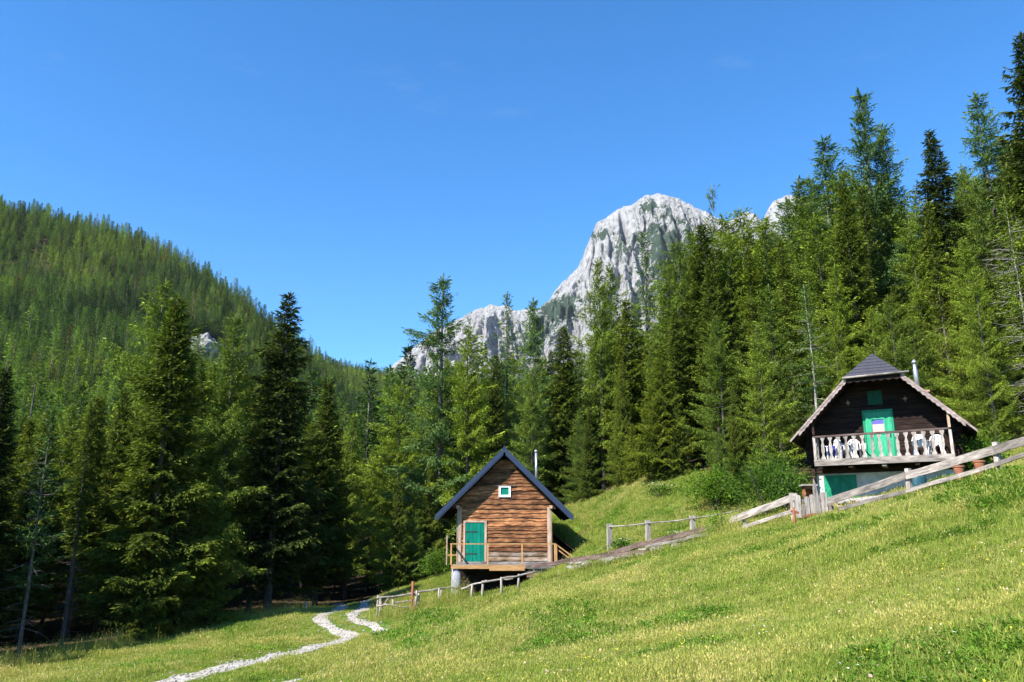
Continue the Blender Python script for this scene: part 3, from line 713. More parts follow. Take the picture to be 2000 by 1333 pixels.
# thin to a minimum spacing
cell = {}; sel = []
for i in range(len(X)):
    s = 3.1 if Y[i] < 500 else 3.6
    k = (int(X[i]//s), int(Y[i]//s))
    if k in cell: continue
    cell[k] = 1; sel.append(i)
sel = np.array(sel); X, Y, Z, PX, PY = X[sel], Y[sel], Z[sel], PX[sel], PY[sel]
is_l = (r.random(len(X)) < np.where(np.sin(X*.02)*np.sin(Y*.016) > 0, .62, .25))
limv = np.interp(PX, SIL[:, 0], SIL[:, 1])
vis = (PY < limv-5) & (PX > -5) & (PX < 1100)
HT = np.clip(r.normal(.88, .27, len(X)), .4, 1.6); RZ = r.uniform(0, 6.28, len(X)); VA = np.where(is_l, np.where(r.random(len(X)) < .07, 5, r.integers(3, 5, len(X))), r.integers(0, 3, len(X)))
order = np.argsort(Y + np.where(vis, 0, 1e6)); nl = nsx = 0; single = np.zeros(len(X), bool); hillt = []
for i in order:
    if not vis[i]: break
    if is_l[i] and nl < 110: nl += 1
    elif not is_l[i] and nsx < 110: nsx += 1
    else: continue
    single[i] = True; cat = 'larch' if is_l[i] else 'spruce'
    me = (FS+FL)[VA[i]]
    o = link(cat+'_tree', me, None, None, (X[i], Y[i], Z[i]), (0, 0, RZ[i]), (HT[i],)*3)
    kk_ = min(range(len(LM)), key=lambda q: abs(LM[q][0]-PX[i]))
    hgt = 'low' if PY[i] > 760 else ('halfway up' if PY[i] > 680 else 'high')
    lab = '%s %s %s beyond %s' % ('light green larch' if cat == 'larch' else 'small dark spruce', hgt, 'the left hill' if PX[i] < 600 else 'the valley gap', LM[kk_][1])
    lab = lab.replace('low the', 'low on the').replace('high the', 'high on the')
    tag(o, lab, cat, 'small far trees on the hillside'); hillt.append(o)
settle(hillt)

# geometry-node scatter from a point cloud mesh with rot / size / which attributes
def scatter(name, pts, rot, size, which, sources, label, cat, tilt=None):
    me = bpy.data.meshes.new(name); me.vertices.add(len(pts)); me.vertices.foreach_set('co', np.ascontiguousarray(pts, np.float32).ravel())
    R = np.zeros((len(pts), 3), np.float32); R[:, 2] = rot
    if tilt is not None: R[:, :2] = tilt
    A = me.attributes.new('rot', 'FLOAT_VECTOR', 'POINT'); A.data.foreach_set('vector', R.ravel())
    A = me.attributes.new('size', 'FLOAT', 'POINT'); A.data.foreach_set('value', np.ascontiguousarray(size, np.float32))
    A = me.attributes.new('which', 'INT', 'POINT'); A.data.foreach_set('value', np.ascontiguousarray(which, np.int32))
    o = link(name, me); tag(o, label, cat, kind='stuff')
    col = bpy.data.collections.new(name+'_sources')
    for i, s in enumerate(sources):
        so_ = bpy.data.objects.new('%s_%02d' % (name, i), s); col.objects.link(so_)
    ng = bpy.data.node_groups.new(name, 'GeometryNodeTree')
    ng.interface.new_socket('Geometry', in_out='INPUT', socket_type='NodeSocketGeometry')
    ng.interface.new_socket('Geometry', in_out='OUTPUT', socket_type='NodeSocketGeometry')
    gi = ng.nodes.new('NodeGroupInput'); go = ng.nodes.new('NodeGroupOutput'); ip = ng.nodes.new('GeometryNodeInstanceOnPoints')
    ci = ng.nodes.new('GeometryNodeCollectionInfo'); ci.inputs['Collection'].default_value = col
    ci.inputs['Separate Children'].default_value = True; ci.inputs['Reset Children'].default_value = True
    def na(n, t):
        x = ng.nodes.new('GeometryNodeInputNamedAttribute'); x.data_type = t; x.inputs['Name'].default_value = n; return x.outputs[0]
    ip.inputs['Pick Instance'].default_value = True
    ng.links.new(gi.outputs[0], ip.inputs['Points']); ng.links.new(ci.outputs[0], ip.inputs['Instance'])
    ng.links.new(na('which', 'INT'), ip.inputs['Instance Index'])
    er = ng.nodes.new('FunctionNodeEulerToRotation'); ng.links.new(na('rot', 'FLOAT_VECTOR'), er.inputs[0])
    ng.links.new(er.outputs[0], ip.inputs['Rotation']); ng.links.new(na('size', 'FLOAT'), ip.inputs['Scale'])
    ng.links.new(ip.outputs[0], go.inputs[0])
    md = o.modifiers.new('scatter', 'NODES'); md.node_group = ng
    return o
m_ = ~single
print('TRIS', sum(len(m.polygons)*2 for m in bpy.data.meshes))
scatter('forest', np.stack([X, Y, Z], -1)[m_], RZ[m_], HT[m_], VA[m_], FS+FL, 'far conifer forest covering the hills left and behind the gap', 'forest')

# rock outcrop among the trees of the left hill
def stone_mesh(seed, n=2, rough=.35, flat=.7):
    import bmesh
    b = bmesh.new(); bmesh.ops.create_icosphere(b, subdivisions=n, radius=.5)
    for v in b.verts:
        k = 1 + rough*mnoise.noise(v.co*2.3+Vector((seed*7.1, 0, 0))) + rough*.5*mnoise.noise(v.co*6+Vector((seed, 3, 0)))
        v.co *= k; v.co.z *= flat
    me = bpy.data.meshes.new('stone'); b.to_mesh(me); b.free(); return me
ST = [stone_mesh(i) for i in range(5)]
for s in ST: s.materials.append(M['stone'])
oc = thing('rock_outcrop', 'grey rock outcrop among the trees halfway up the left hill', 'rock outcrop')
oc_p = at(398, 665, 360); g0 = gz(oc_p.x, oc_p.y); oc.location = (oc_p.x, oc_p.y, g0)
for (dx_, dz_, s) in [(-6,4,9),(-2,6,7),(3,2,8),(6,5,9),(0,-1,9),(8,0,7),(-7,-2,7),(11,-4,6),(4,8,6)]:
    me = stone_mesh(dx_*3+dz_, 3, .6, 1.2); me.materials.append(M['rock'])
    link('boulder', me, oc, None, (dx_*.9, -6-.3*dz_, dz_*.8+4), (random.random()*3, 0, random.random()*3), (s, s*.8, s*.9))
for k in range(9):
    pass

# ------------------------------------------------------------------ the small plank-sided hut on the slope
h = thing('wooden_hut', 'small hut of reddish-brown waney boards on a stilted platform with a slate-blue metal roof', 'hut')
hp = at(985, 1100, 41.6); h.location = (hp.x, hp.y, hp.z); fz = hp.z       # local z 0 = floor, y 0 = front wall
HW = 2.38; WT = 2.62; RZ_ = 5.62; OV = .50; SL = .985                   # half width, wall top, ridge, overhang, slope
def gable_half(z): return HW if z < WT-.02 else max(0, (RZ_-.25-z)/SL)
def px2x(px): return (px-985)/36.4
door_x = (px2x(913), px2x(948)); door_z = (0.0, 1.98); win_x = (px2x(975), px2x(996)); win_z = (3.28, 3.78)
# hidden carcass behind the boards
MB().prism([(-HW+.02, -.1), (HW-.02, -.1), (HW-.02, WT-.05), (0, RZ_-.4), (-HW+.02, WT-.05)], .05, .11).build('inner_wall', M['dark_wood'], h)
for s in (-1, 1):
    MB().box(*( (-HW, -HW+.06) if s < 0 else (HW-.06, HW)), .12, 6.4, -.1, WT-.08).build('side_wall', M['dark_wood_y'], h)
MB().prism([(-HW, -.1), (HW, -.1), (HW, WT-.05), (0, RZ_-.4), (-HW, WT-.05)], 6.42, 6.5).build('back_wall', M['dark_wood'], h)
rb = random.Random(3); z = -.06; kboard = 0
while z < RZ_-.55:
    hh = rb.uniform(.17, .27); z1 = z + hh
    segs = [(-gable_half(z+.1)+.1 if z < WT else -gable_half(z+.05)+.02, gable_half(z+.1)-.1 if z < WT else gable_half(z+.05)-.02)]
    for (ox, oz) in ((door_x, door_z), (win_x, win_z)):
        if z < oz[1]+.02 and z1 > oz[0]-.02 and not (oz is door_z and z >= 1.96):
            a, b = segs[0]; segs = [(a, ox[0]-.10), (ox[1]+.10, b)] if oz is door_z else [(a, ox[0]-.02), (ox[1]+.02, b)]; break
    for (a, b) in segs:
        if b-a < .08: continue
        n = max(3, int((b-a)/.16)); m = MB(); V = []
        ph = rb.uniform(0, 9); off = rb.uniform(0, .025)
        for i in range(n+1):
            x = a + (b-a)*i/n
            zl = z - .03 + .018*math.sin(x*2.6+ph) + .014*math.sin(x*7.3+ph*2) + rb.uniform(-.012, .012)
            zt = z1 + .01
            if z1 > WT:                                        # clip under the roof slope
                zt = min(zt, (RZ_-.22) - abs(x)*SL + .0); zt = max(zt, zl+.02)
            yl = -.055-off; yt = -.012-off*.3
            V += [(x, yl, zl), (x, yt, zt), (x, .045, zt), (x, .045, zl)]
        Fc = []
        for i in range(n):
            k = i*4
            for j in range(4): Fc.append((k+j, k+(j+1)%4, k+4+(j+1)%4, k+4+j))
        Fc += [(0, 3, 2, 1), (n*4, n*4+1, n*4+2, n*4+3)]
        m.add(V, Fc).build('board', M['siding_grey'] if z < .55 else M['siding'], h)
    z += hh*rb.uniform(.93, 1.0)
for s in (-1, 1):
    x0 = s*HW; MB().box(min(x0, x0-s*.20), max(x0, x0-s*.20), -.085, -.058, -.1, WT+.12).build('corner_board', M['corner'], h)
    MB().box(min(x0-s*.02, x0+s*.03), max(x0-s*.02, x0+s*.03), -.085, .1, -.1, WT+.02).build('corner_board', M['corner'], h)
# lower skirting strip, pale
MB().beam((-2.35, -.11, .0), (2.3, -.11, .0), .03, .12).build('skirting', M['grey_wood'], h)
# door
d = link('door', MB().box(door_x[0], door_x[1], -.035, -.01, .02, 1.96).mesh('door', M['green_a']), h)
nb = 5
for i in range(nb):
    a = door_x[0]+(door_x[1]-door_x[0])*i/nb; b = door_x[0]+(door_x[1]-door_x[0])*(i+1)/nb
    MB().box(a+.006, b-.006, -.062-.004*(i%2), -.037, .03, 1.95).build('plank', M['green_a'], d)
for zz in (.42, 1.5): MB().box(door_x[0]+.02, door_x[1]-.35, -.078, -.068, zz, zz+.05).build('hinge', M['iron'], d)
MB().box(door_x[0]+.10, door_x[0]+.13, -.10, -.068, .95, 1.1).build('handle', M['iron'], d)
f = MB(); f.box(door_x[0]-.10, door_x[0]-.005, -.09, -.03, 0, 2.08); f.box(door_x[1]+.005, door_x[1]+.12, -.09, -.03, 0, 2.08); f.box(door_x[0]-.004, door_x[1]+.004, -.09, -.03, 1.985, 2.08)
f.build('door_frame', M['corner'], d)
# window
wn = MB(); t_ = .085
wn.box(win_x[0]-.02, win_x[0]+t_, -.10, -.03, win_z[0]-.03, win_z[1]+.03); wn.box(win_x[1]-t_, win_x[1]+.02, -.10, -.03, win_z[0]-.03, win_z[1]+.03)
wn.box(win_x[0]+t_, win_x[1]-t_, -.10, -.03, win_z[0]-.03, win_z[0]+t_); wn.box(win_x[0]+t_, win_x[1]-t_, -.10, -.03, win_z[1]-t_*.5, win_z[1]+.03)
w_ = wn.build('window', M['white'], h)
MB().box(win_x[0]+t_, win_x[1]-t_, -.05, -.04, win_z[0]+t_, win_z[1]-t_*.5).build('shutter', M['green_a'], w_)
MB().box(win_x[0]-.25, win_x[1]+.25, -.12, -.03, win_z[1]+.035, win_z[1]+.06).build('drip_board', M['grey_wood'], w_)
# roof: two slopes with sheet-metal panels, bargeboards, rafters
EX = 3.42
for s in (-1, 1):
    def rp(x, dz): return (s*x, RZ_ - x*SL + dz)
    rf = MB().prism([rp(-.0, 0), rp(EX, 0), rp(EX, .07), rp(0, .07)], -OV, 6.9).build('roof', M['dark_wood'], h)
    n = 9
    for i in range(n):
        y0 = -OV-.04+(7.8)*i/n; y1 = y0 + 7.8/n - .03
        MB().prism([rp(-.02, .075), rp(EX+.08, .075), rp(EX+.08, .10), rp(-.02, .10)], y0, y1).build('metal_sheet', M['roof_metal'], rf)
        MB().prism([rp(-.02, .10), rp(EX+.08, .10), rp(EX+.08, .145), rp(-.02, .145)], y1-.03, y1+.01).build('seam', M['roof_metal'], rf)
    MB().prism([rp(0, -.13), rp(EX+.06, -.13), rp(EX+.06, .15), rp(0, .15)], -OV-.085, -OV-.045).build('bargeboard', M['roof_metal'], rf)
    MB().prism([rp(.05, -.22), rp(EX-.05, -.22), rp(EX-.05, -.135), rp(.05, -.135)], -OV-.07, -OV-.03).build('trim_board', M['roof_metal'], rf)
    for k in range(4):
        y0 = -.4 + k*2.1 if k else -OV+.05
        MB().prism([rp(.1, -.18), rp(EX-.15, -.18), rp(EX-.15, -.005), rp(.1, -.005)], y0, y0+.12).build('rafter', M['dark_wood'], rf)
    MB().box(min(s*(HW-.1), s*(HW+.06)), max(s*(HW-.1), s*(HW+.06)), -OV+.2, 6.8, WT+.05, WT+.2).build('purlin', M['corner'], rf)
MB().prism([(-.16, RZ_+.0), (0, RZ_+.20), (.16, RZ_+.0), (0, RZ_+.12)], -OV-.1, 6.95).build('ridge_cap', M['roof_metal'], h)
# flue
fx = (1045-985)/36.4*1.04; fy = 2.4; zr = RZ_-fx*SL
fl = MB().tube([(fx, fy, zr-.1), (fx, fy, RZ_+.18)], .07, 10).build('flue', M['steel'], h, True)
MB().tube([(fx, fy, RZ_+.20), (fx, fy, RZ_+.27), (fx, fy, RZ_+.33)], [.11, .11, .02], 10).build('cowl', M['steel'], fl, True)
# platform
pf = MB()
platform = link('platform', MB().box(-2.55, 2.6, -1.15, -.13, -.16, -.10).mesh('platform', M['grey_wood']), h)
for i in range(7):
    MB().box(-2.56, 2.62, -1.15+.145*i, -1.15+.145*i+.135, -.098, -.062).build('floor_board', M['grey_wood'], platform)
MB().box(-2.6, 1.05, -1.19, -1.155, -.25, -.07).build('edge_beam', M['fresh_wood'], platform)
MB().box(1.055, 2.62, -1.19, -1.155, -.24, -.07).build('edge_beam', M['grey_wood'], platform)
MB().box(-.72, 1.0, -1.22, -1.195, -.34, -.2).build('edge_beam', M['fresh_wood'], platform)
for xx in (-2.2, -1.1, 0, 1.1, 2.2): MB().box(xx-.06, xx+.06, -1.1, 6.4, -.36, -.165).build('joist', M['dark_wood_y'], platform)
gl = gz(h.location.x-2.3, h.location.y-1) - fz
MB().tube([(-2.36, -.9, gl-.4), (-2.36, -.9, gl+.3), (-2.34, -.9, -.18)], [.27, .245, .235], 14).build('pillar', M['concrete'], platform, True)
MB().box(-2.45, 2.3, 1.4, 6.3, -3.2, -.37).build('cellar_wall', M['dark_wood'], h)
for i, (a, b) in enumerate([(1.0, 2.55), (1.1, 2.6), (1.25, 2.62)]):
    MB().box(a, b, -1.10, -1.06, -.44-.21*i, -.265-.21*i).build('skirt_board', M['siding_grey'], platform)
rl = link('railing', MB().beam((-2.62, -1.17, .93), (2.55, -1.17, .93), .06, .055).mesh('railing', M['fresh_wood']), h)
for xx in (-2.60, -.80, .88): MB().box(xx-.035, xx+.035, -1.20, -1.15, -.06, .90).build('post', M['fresh_wood_z'], rl)
MB().box(2.45, 2.6, -1.24, -1.14, -1.2, .90).build('post', M['fresh_wood_z'], rl)
MB().box(-2.66, -2.57, -1.155, -.05, .905, .955).build('side_rail', M['fresh_wood'], rl)
MB().beam((2.55, -1.15, .90), (3.4, -1.1, .30), .05, .06).build('stair_rail', M['fresh_wood'], rl)
MB().beam((2.55, -1.15, .72), (3.35, -1.1, .12), .04, .05).build('stair_rail', M['fresh_wood'], rl)
MB().box(3.3, 3.37, -1.15, -1.07, -.9, .33).build('post', M['fresh_wood_z'], rl)
MB().box(-2.95, -2.89, .1, .16, -.1, 1.35).build('post', M['corner'], rl)
MB().box(-2.96, -2.4, .08, .14, .35, .41).build('side_rail', M['fresh_wood'], rl)
# small lean-to at the right side of the hut
lt = MB(); lt.prism([(HW+.01, 1.55), (3.75, .50), (3.75, .43), (HW+.01, 1.48)], .5, 5.5); ltr = lt.build('lean_to_roof', M['dark_wood'], h)
MB().box(HW+.02, 3.5, .8, .86, -1.0, .52).build('lean_to_wall', M['dark_wood'], h)
MB().box(3.05, 3.5, -1.3, -.8, -1.1, -.05).build('step_stone', M['concrete'], h)

# ------------------------------------------------------------------ the upper chalet with its half-hipped roof
c = thing('chalet', 'dark timber chalet with a half-hipped roof, ornate balcony and green doors above the board fence', 'chalet')
ca = at(1583, 908, 32.3); cb = at(1850, 893, 30.0); mid = (ca+cb)/2; crot = math.atan2(cb.y-ca.y, cb.x-ca.x)
BW = (Vector((cb.x-ca.x, cb.y-ca.y)).length)/2                               # half width of the balcony
c.location = (mid.x+.24, mid.y, mid.z+.10); c.rotation_euler = (0, 0, crot); cz0 = mid.z
BY = 1.15                                                                    # wall stands this far behind the balcony front
CE, CEZ, CR = 3.28, .88, 4.26; CS = (CR-CEZ)/CE                              # eave half width / height, ridge height
CH = 3.24; CHX = (CR-CH)/CS; CO = -.14; CB = 8.2                             # hip edge height, half width; front and back of the roof
cw = 2.9
MB().prism([(-cw, -.12), (cw, -.12), (cw, CR-cw*CS-.02), (CHX, CH-.1), (-CHX, CH-.1), (-cw, CR-cw*CS-.02)], BY+.05, BY+.15).build('inner_wall', M['dark_wood'], c)
dX = (-.56, .44); dZ = (0, 2.0); sX = (-.36, .18); sZ = (2.28, 2.86)
z = -.10; rb = random.Random(9)
while z < CH-.15:
    hh = rb.uniform(.19, .23); z1 = z+hh
    hx = min(cw, (CR-.12-z1)/CS); segs = [(-hx, hx)]
    if z < dZ[1]: segs = [(-hx, dX[0]-.05), (dX[1]+.05, hx)]
    elif z1 > sZ[0] and z < sZ[1]: segs = [(-hx, sX[0]-.01), (sX[1]+.01, hx)]
    for a, b in segs:
        MB().box(a, b, BY-.02-rb.uniform(0, .02), BY+.049, z+.008, z1-.008).build('board', M['dark_wood'], c)
    z = z1
for s in (-1, 1):
    MB().box(min(s*cw, s*(cw-.1)), max(s*cw, s*(cw-.1)), BY+.16, CB-.5, -.12, CR-cw*CS).build('side_wall', M['dark_wood_y'], c)
    for k in range(5):
        zz = -.1+.21*k; MB().box(min(s*cw, s*(cw+.05)), max(s*cw, s*(cw+.05)), BY, CB-.5, zz, zz+.19).build('log', M['dark_wood_y'], c)
MB().prism([(-cw, -.12), (cw, -.12), (cw, CR-cw*CS), (0, CR-.1), (-cw, CR-cw*CS)], CB-.49, CB-.4).build('back_wall', M['dark_wood'], c)
# balcony door with a printed curtain in its window, small shutter above
dr = link('door', MB().box(dX[0], dX[1], BY-.03, BY+.03, 0, 2.0).mesh('door', M['green_b']), c)
wx = (-.30, .14); wz = (1.12, 1.68)
for i in range(4):
    a = dX[0]+(dX[1]-dX[0])*i/4; b = dX[0]+(dX[1]-dX[0])*(i+1)/4
    if 1 <= i <= 2:
        MB().box(a+.005, b-.005, BY-.055, BY-.032, .02, wz[0]-.05).build('plank', M['green_b'], dr); MB().box(a+.005, b-.005, BY-.055, BY-.032, wz[1]+.05, 1.98).build('plank', M['green_b'], dr)
    else: MB().box(a+.005, b-.005, BY-.055, BY-.032, .02, 1.98).build('plank', M['green_b'], dr)
f = MB(); f.box(wx[0]-.05, wx[0], BY-.075, BY-.03, wz[0]-.05, wz[1]+.05); f.box(wx[1], wx[1]+.05, BY-.075, BY-.03, wz[0]-.05, wz[1]+.05)
f.box(wx[0], wx[1], BY-.075, BY-.03, wz[0]-.05, wz[0]); f.box(wx[0], wx[1], BY-.075, BY-.03, wz[1], wz[1]+.05); f.build('window_frame', M['green_b'], dr)
MB().box(wx[0], wx[1], BY-.05, BY-.035, wz[0], wz[0]+.36).build('curtain', M['cloth_pink'], dr)
MB().prism([(wx[0], wz[0]+.36), (wx[1], wz[0]+.36), (wx[1], wz[1]), (wx[0]+.2, wz[1]), (wx[0], wz[1]-.08)], BY-.05, BY-.035).build('pelmet', M['cloth_blue'], dr)
MB().box(dX[1]-.12, dX[1]-.09, BY-.10, BY-.056, .95, 1.12).build('handle', M['iron'], dr)
f = MB(); f.box(dX[0]-.07, dX[0]-.005, BY-.08, BY, 0, 2.07); f.box(dX[1]+.005, dX[1]+.07, BY-.08, BY, 0, 2.07); f.box(dX[0], dX[1], BY-.08, BY, 2.005, 2.07); f.build('door_frame', M['green_c'], dr)
sh = link('shutter', MB().box(sX[0], sX[1], BY-.045, BY-.015, sZ[0], sZ[1]).mesh('shutter', M['green_shaded']), c)
for i in range(3): MB().box(sX[0]+.18*i+.005, sX[0]+.18*i+.173, BY-.065, BY-.047, sZ[0]+.01, sZ[1]-.01).build('plank', M['green_shaded'], sh)
for xx in (-1.12, 1.02):
    MB().prism([(xx-.10,2.44),(xx-.03,2.47),(xx,2.56),(xx+.03,2.47),(xx+.10,2.44),(xx+.03,2.41),(xx,2.30),(xx-.03,2.41)], BY-.06, BY-.042).build('carved_star', M['corner'], c)
# balcony
bal = link('balcony', MB().box(-BW, BW, .02, BY-.06, -.06, -.01).mesh('balcony', M['grey_wood']), c)
MB().box(-BW-.06, BW+.06, -.08, .018, -.20, .06).build('edge_beam', M['grey_wood'], bal)
for i in range(8): MB().box(-BW+.05, BW-.05, .03+.125*i, .03+.125*i+.115, -.008, .014).build('floor_board', M['grey_wood'], bal)
for xx in (-2.3, -1.15, 0.05, 1.2, 2.3): MB().box(xx-.08, xx+.08, -.02, BY+.3, -.30, -.205).build('joist', M['grey_wood'] if xx == .05 else M['dark_wood_y'], bal)
MB().beam((-BW-.02, -.03, .97), (BW+.02, -.03, 1.02), .10, .07).build('handrail', M['brown_log'], bal)
for s in (-1, 1):
    MB().box(s*BW-.05, s*BW+.05, -.07, .015, .06, .96).build('post', M['grey_wood_z'], bal)
    MB().box(s*BW-.045, s*BW+.045, -.04, .05, 1.06, CR-(BW)*CS-.1).build('roof_post', M['corner' if s > 0 else 'dark_wood'], bal)
    MB().beam((s*BW, .05, .98), (s*BW, BY-.03, .98), .07, .07).build('side_rail', M['brown_log'], bal)
prof = [(.0,.085),(.06,.085),(.12,.05),(.2,.035),(.30,.06),(.40,.065),(.48,.05),(.53,.065),(.60,.045),(.70,.03),(.76,.05),(.82,.08),(.90,.08)]
out = [(w, .06+z) for z, w in prof] + [(-w, .06+z) for z, w in reversed(prof)]
balu = MB().prism(out, -.06, -.03).mesh('baluster', M['grey_wood_z'])
nbal = 15
for i in range(nbal):
    link('baluster', balu, bal, None, (-BW+ (i+1)*2*BW/(nbal+1), 0, 0), (0, random.uniform(-.03, .03), 0))
for s in (-1, 1):
    for k in range(3): link('baluster', balu, bal, None, (s*BW, .30+k*.28, 0), (0, 0, PI/2))
# roof
def rp2(s, x, dz): return (s*x, CR - x*CS + dz)
for s in (-1, 1):
    # slope: from ridge/hip down to the eave, with the front corner cut back along the hip
    hipY = 1.0
    def slab(d0, d1, x0, x1, m):
        P = []
        def yf(x): return CO if x >= CHX else CO + (CHX-x)/CHX*hipY
        xs_ = [x for x in (x0, CHX, x1) if x0 <= x <= x1]
        V = []
        for d in (d0, d1):
            for x in xs_: V.append((s*x, yf(x), CR-x*CS+d))
            for x in reversed(xs_): V.append((s*x, CB, CR-x*CS+d))
        n = len(V)//2
        return m.add(V, [tuple(range(n)), tuple(range(2*n-1, n-1, -1))] + [(i, (i+1)%n, (i+1)%n+n, i+n) for i in range(n)])
    rf = slab(-.02, .04, 0, CE, MB()).build('roof', M['dark_wood'], c)
    nr = 16
    for k in range(nr):
        x1 = CE+.06 - k*(CE/nr); x0 = x1 - CE/nr*1.25; x0 = max(0, x0)
        slab(.045+.012*(1 if k % 2 else 0), .075+.012*(1 if k % 2 else 0), x0, x1, MB()).build('shingle_course', M['shingle'], rf)
    # scalloped bargeboard under a plain edge board
    edge = MB().prism([rp2(s, CHX-.03, -.04), rp2(s, CE+.05, -.04), rp2(s, CE+.05, .06), rp2(s, CHX-.03, .06)], CO-.06, CO-.02).build('edge_board', M['barge'], rf)
    pts = []; n = 26; xa, xb = CHX+.0, CE-.30
    top = [rp2(s, xa, -.045), rp2(s, xb, -.045)]
    for i in range(n+1):
        x = xb+(xa-xb)*i/n; dz = -.145 - (.055 if i % 2 else 0.0)
        pts.append(rp2(s, x, dz))
    MB().prism(top+pts, CO-.045, CO-.022).build('bargeboard', M['barge'], rf)
    for k in range(5):
        y0 = CO+.12 if k == 0 else .9+1.5*k
        MB().prism([rp2(s, .9, -.15), rp2(s, CE-.12, -.15), rp2(s, CE-.12, -.025), rp2(s, .9, -.025)], y0, y0+.10).build('rafter', M['dark_wood'], rf)
# hipped front of tar shingles
Az = CR+.09; Ay = CO+1.0
hip = MB().add([(-CHX-.06, CO-.10, CH+.03), (CHX+.06, CO-.10, CH+.03), (0, Ay, Az), (-CHX-.06, CO-.10, CH-.02), (CHX+.06, CO-.10, CH-.02), (0, Ay+.1, Az-.1)],
               [(0,1,2),(3,5,4),(0,3,4,1),(1,4,5,2),(0,2,5,3)]).build('hip_roof', M['tar'], c)
for k in range(7):
    t0 = k/7; t1 = min(1, t0+1/7*1.2)
    def hp_(t, s, e): w = (CHX+.07)*(1-t); return (s*w, CO-.10+(Ay-CO+.10)*t-.012-e, CH+.03+(Az-CH-.03)*t+.012+e)
    e0 = .014
    MB().add([hp_(t0,-1,e0), hp_(t0,1,e0), hp_(t1,1,0), hp_(t1,-1,0), hp_(t0,-1,-.008), hp_(t0,1,-.008), hp_(t1,1,-.008), hp_(t1,-1,-.008)],
             [(0,1,2,3),(7,6,5,4),(0,4,5,1),(1,5,6,2),(2,6,7,3),(3,7,4,0)]).build('shingle_course', M['tar'], hip)
MB().tube([(-CHX-.12, CO-.14, CH+.0), (CHX+.32, CO-.14, CH+.03)], .045, 8).build('gutter', M['grey_wood'], hip, True)
pts = [(-CHX, CH-.03), (CHX, CH-.03)]
for i in range(15): pts.append((CHX-2*CHX*i/14, CH-.16-(.06 if i % 2 else 0)))
MB().prism(pts, CO-.045, CO-.022).build('bargeboard', M['dark_wood'], hip)
# chimney with steel flue
kx, ky = 1.62, 3.0; kz = CR-kx*CS
ch = MB().box(kx-.25, kx+.25, ky-.25, ky+.25, kz-.5, kz+.32).build('chimney', M['brick'], c)
MB().box(kx-.31, kx+.31, ky-.31, ky+.31, kz+.325, kz+.40).build('cap_slab', M['brick'], ch)
MB().tube([(kx-.12, ky, kz+.41), (kx-.14, ky, kz+1.35), (kx-.14, ky, kz+1.40), (kx-.14, ky, kz+1.62)], [.105, .095, .07, .07], 12).build('flue', M['steel'], ch, True)
MB().tube([(kx-.14, ky, kz+1.64), (kx-.14, ky, kz+1.70), (kx-.14, ky, kz+1.80)], [.12, .10, .02], 12).build('cowl', M['steel'], ch, True)
# cellar storey in lime-washed masonry, green double door with chevron boards
bx0, bx1 = -2.64, 2.75; bz = -2.35
MB().box(bx0, bx1, BY-.05, CB-.8, bz, -.435).build('cellar_wall', M['plaster'], c)
for k in range(2): MB().box(bx0-.05, bx1+.05, BY-.12, BY+.2, -.43+.16*k, -.28+.16*k).build('wall_log', M['dark_wood'], c)
gd = (-2.34, -1.10); gz0, gz1 = -1.85, -.50
gdoor = MB().box(gd[0], gd[1], BY-.09, BY-.055, gz0, gz1).build('cellar_door', M['green_c'], c)
cx_ = (gd[0]+gd[1])/2
for s in (-1, 1):
    for k in range(9):
        a0 = gz0-.55+.18*k; w_ = .168; X0, X1 = 0, (gd[1]-gd[0])/2
        poly = [(X0, a0), (X0, a0+w_), (X1, a0+w_-.0+.62*0), (X1, a0)]
        # slanting board clipped to the leaf
        pl = [(X0, a0+.62), (X1, a0), (X1, a0+w_), (X0, a0+.62+w_)]
        pl2 = []
        for (xx, zz) in pl: pl2.append((xx, min(max(zz, gz0+.01), gz1-.01)))
        if max(p[1] for p in pl2)-min(p[1] for p in pl2) < .04: continue
        MB().prism([(cx_+s*(xx*.99+.006), zz) for xx, zz in pl2], BY-.12-.003*(k % 2), BY-.093).build('door_board', M['green_c'], gdoor)
MB().box(bx0-.18, bx0+.02, BY-.30, BY+.2, bz, -.22).build('corner_post', M['dark_wood'], c)

# white plastic chairs on the balcony
def chair_parts():
    seat = MB().box(-.22, .22, -.22, .22, .41, .44).mesh('seat', M['plastic'])
    o = [(-.24,.44),(-.25,.62),(-.20,.78),(-.10,.86),(.10,.86),(.20,.78),(.25,.62),(.24,.44)]
    i_ = [(.15,.50),(.16,.64),(.12,.74),(-.12,.74),(-.16,.64),(-.15,.50)]
    back = MB()
    for a in range(len(o)-1):
        p, q = o[a], o[a+1]; back.beam((p[0], .23, p[1]), (q[0], .25, q[1]), .03, .055, (0, 1, 0))
    for xx in (-.11, 0, .11): back.box(xx-.04, xx+.04, .225, .25, .44, .85)
    legs = [MB().beam((sx*.20, sy*.20, .42), (sx*.25, sy*.25, 0), .05, .05, (0, 1, 0)).mesh('leg', M['plastic']) for sx in (-1, 1) for sy in (-1, 1)]
    arms = [MB().beam((s*.25, .22, .64), (s*.27, -.20, .64), .05, .03).beam((s*.27, -.18, .63), (s*.24, -.2, .43), .04, .04, (1, 0, 0)).mesh('armrest', M['plastic']) for s in (-1, 1)]
    return seat, back.mesh('backrest', M['plastic']), legs, arms
cp = chair_parts()
cm = Matrix.Translation(c.location) @ Matrix.Rotation(crot, 4, 'Z')
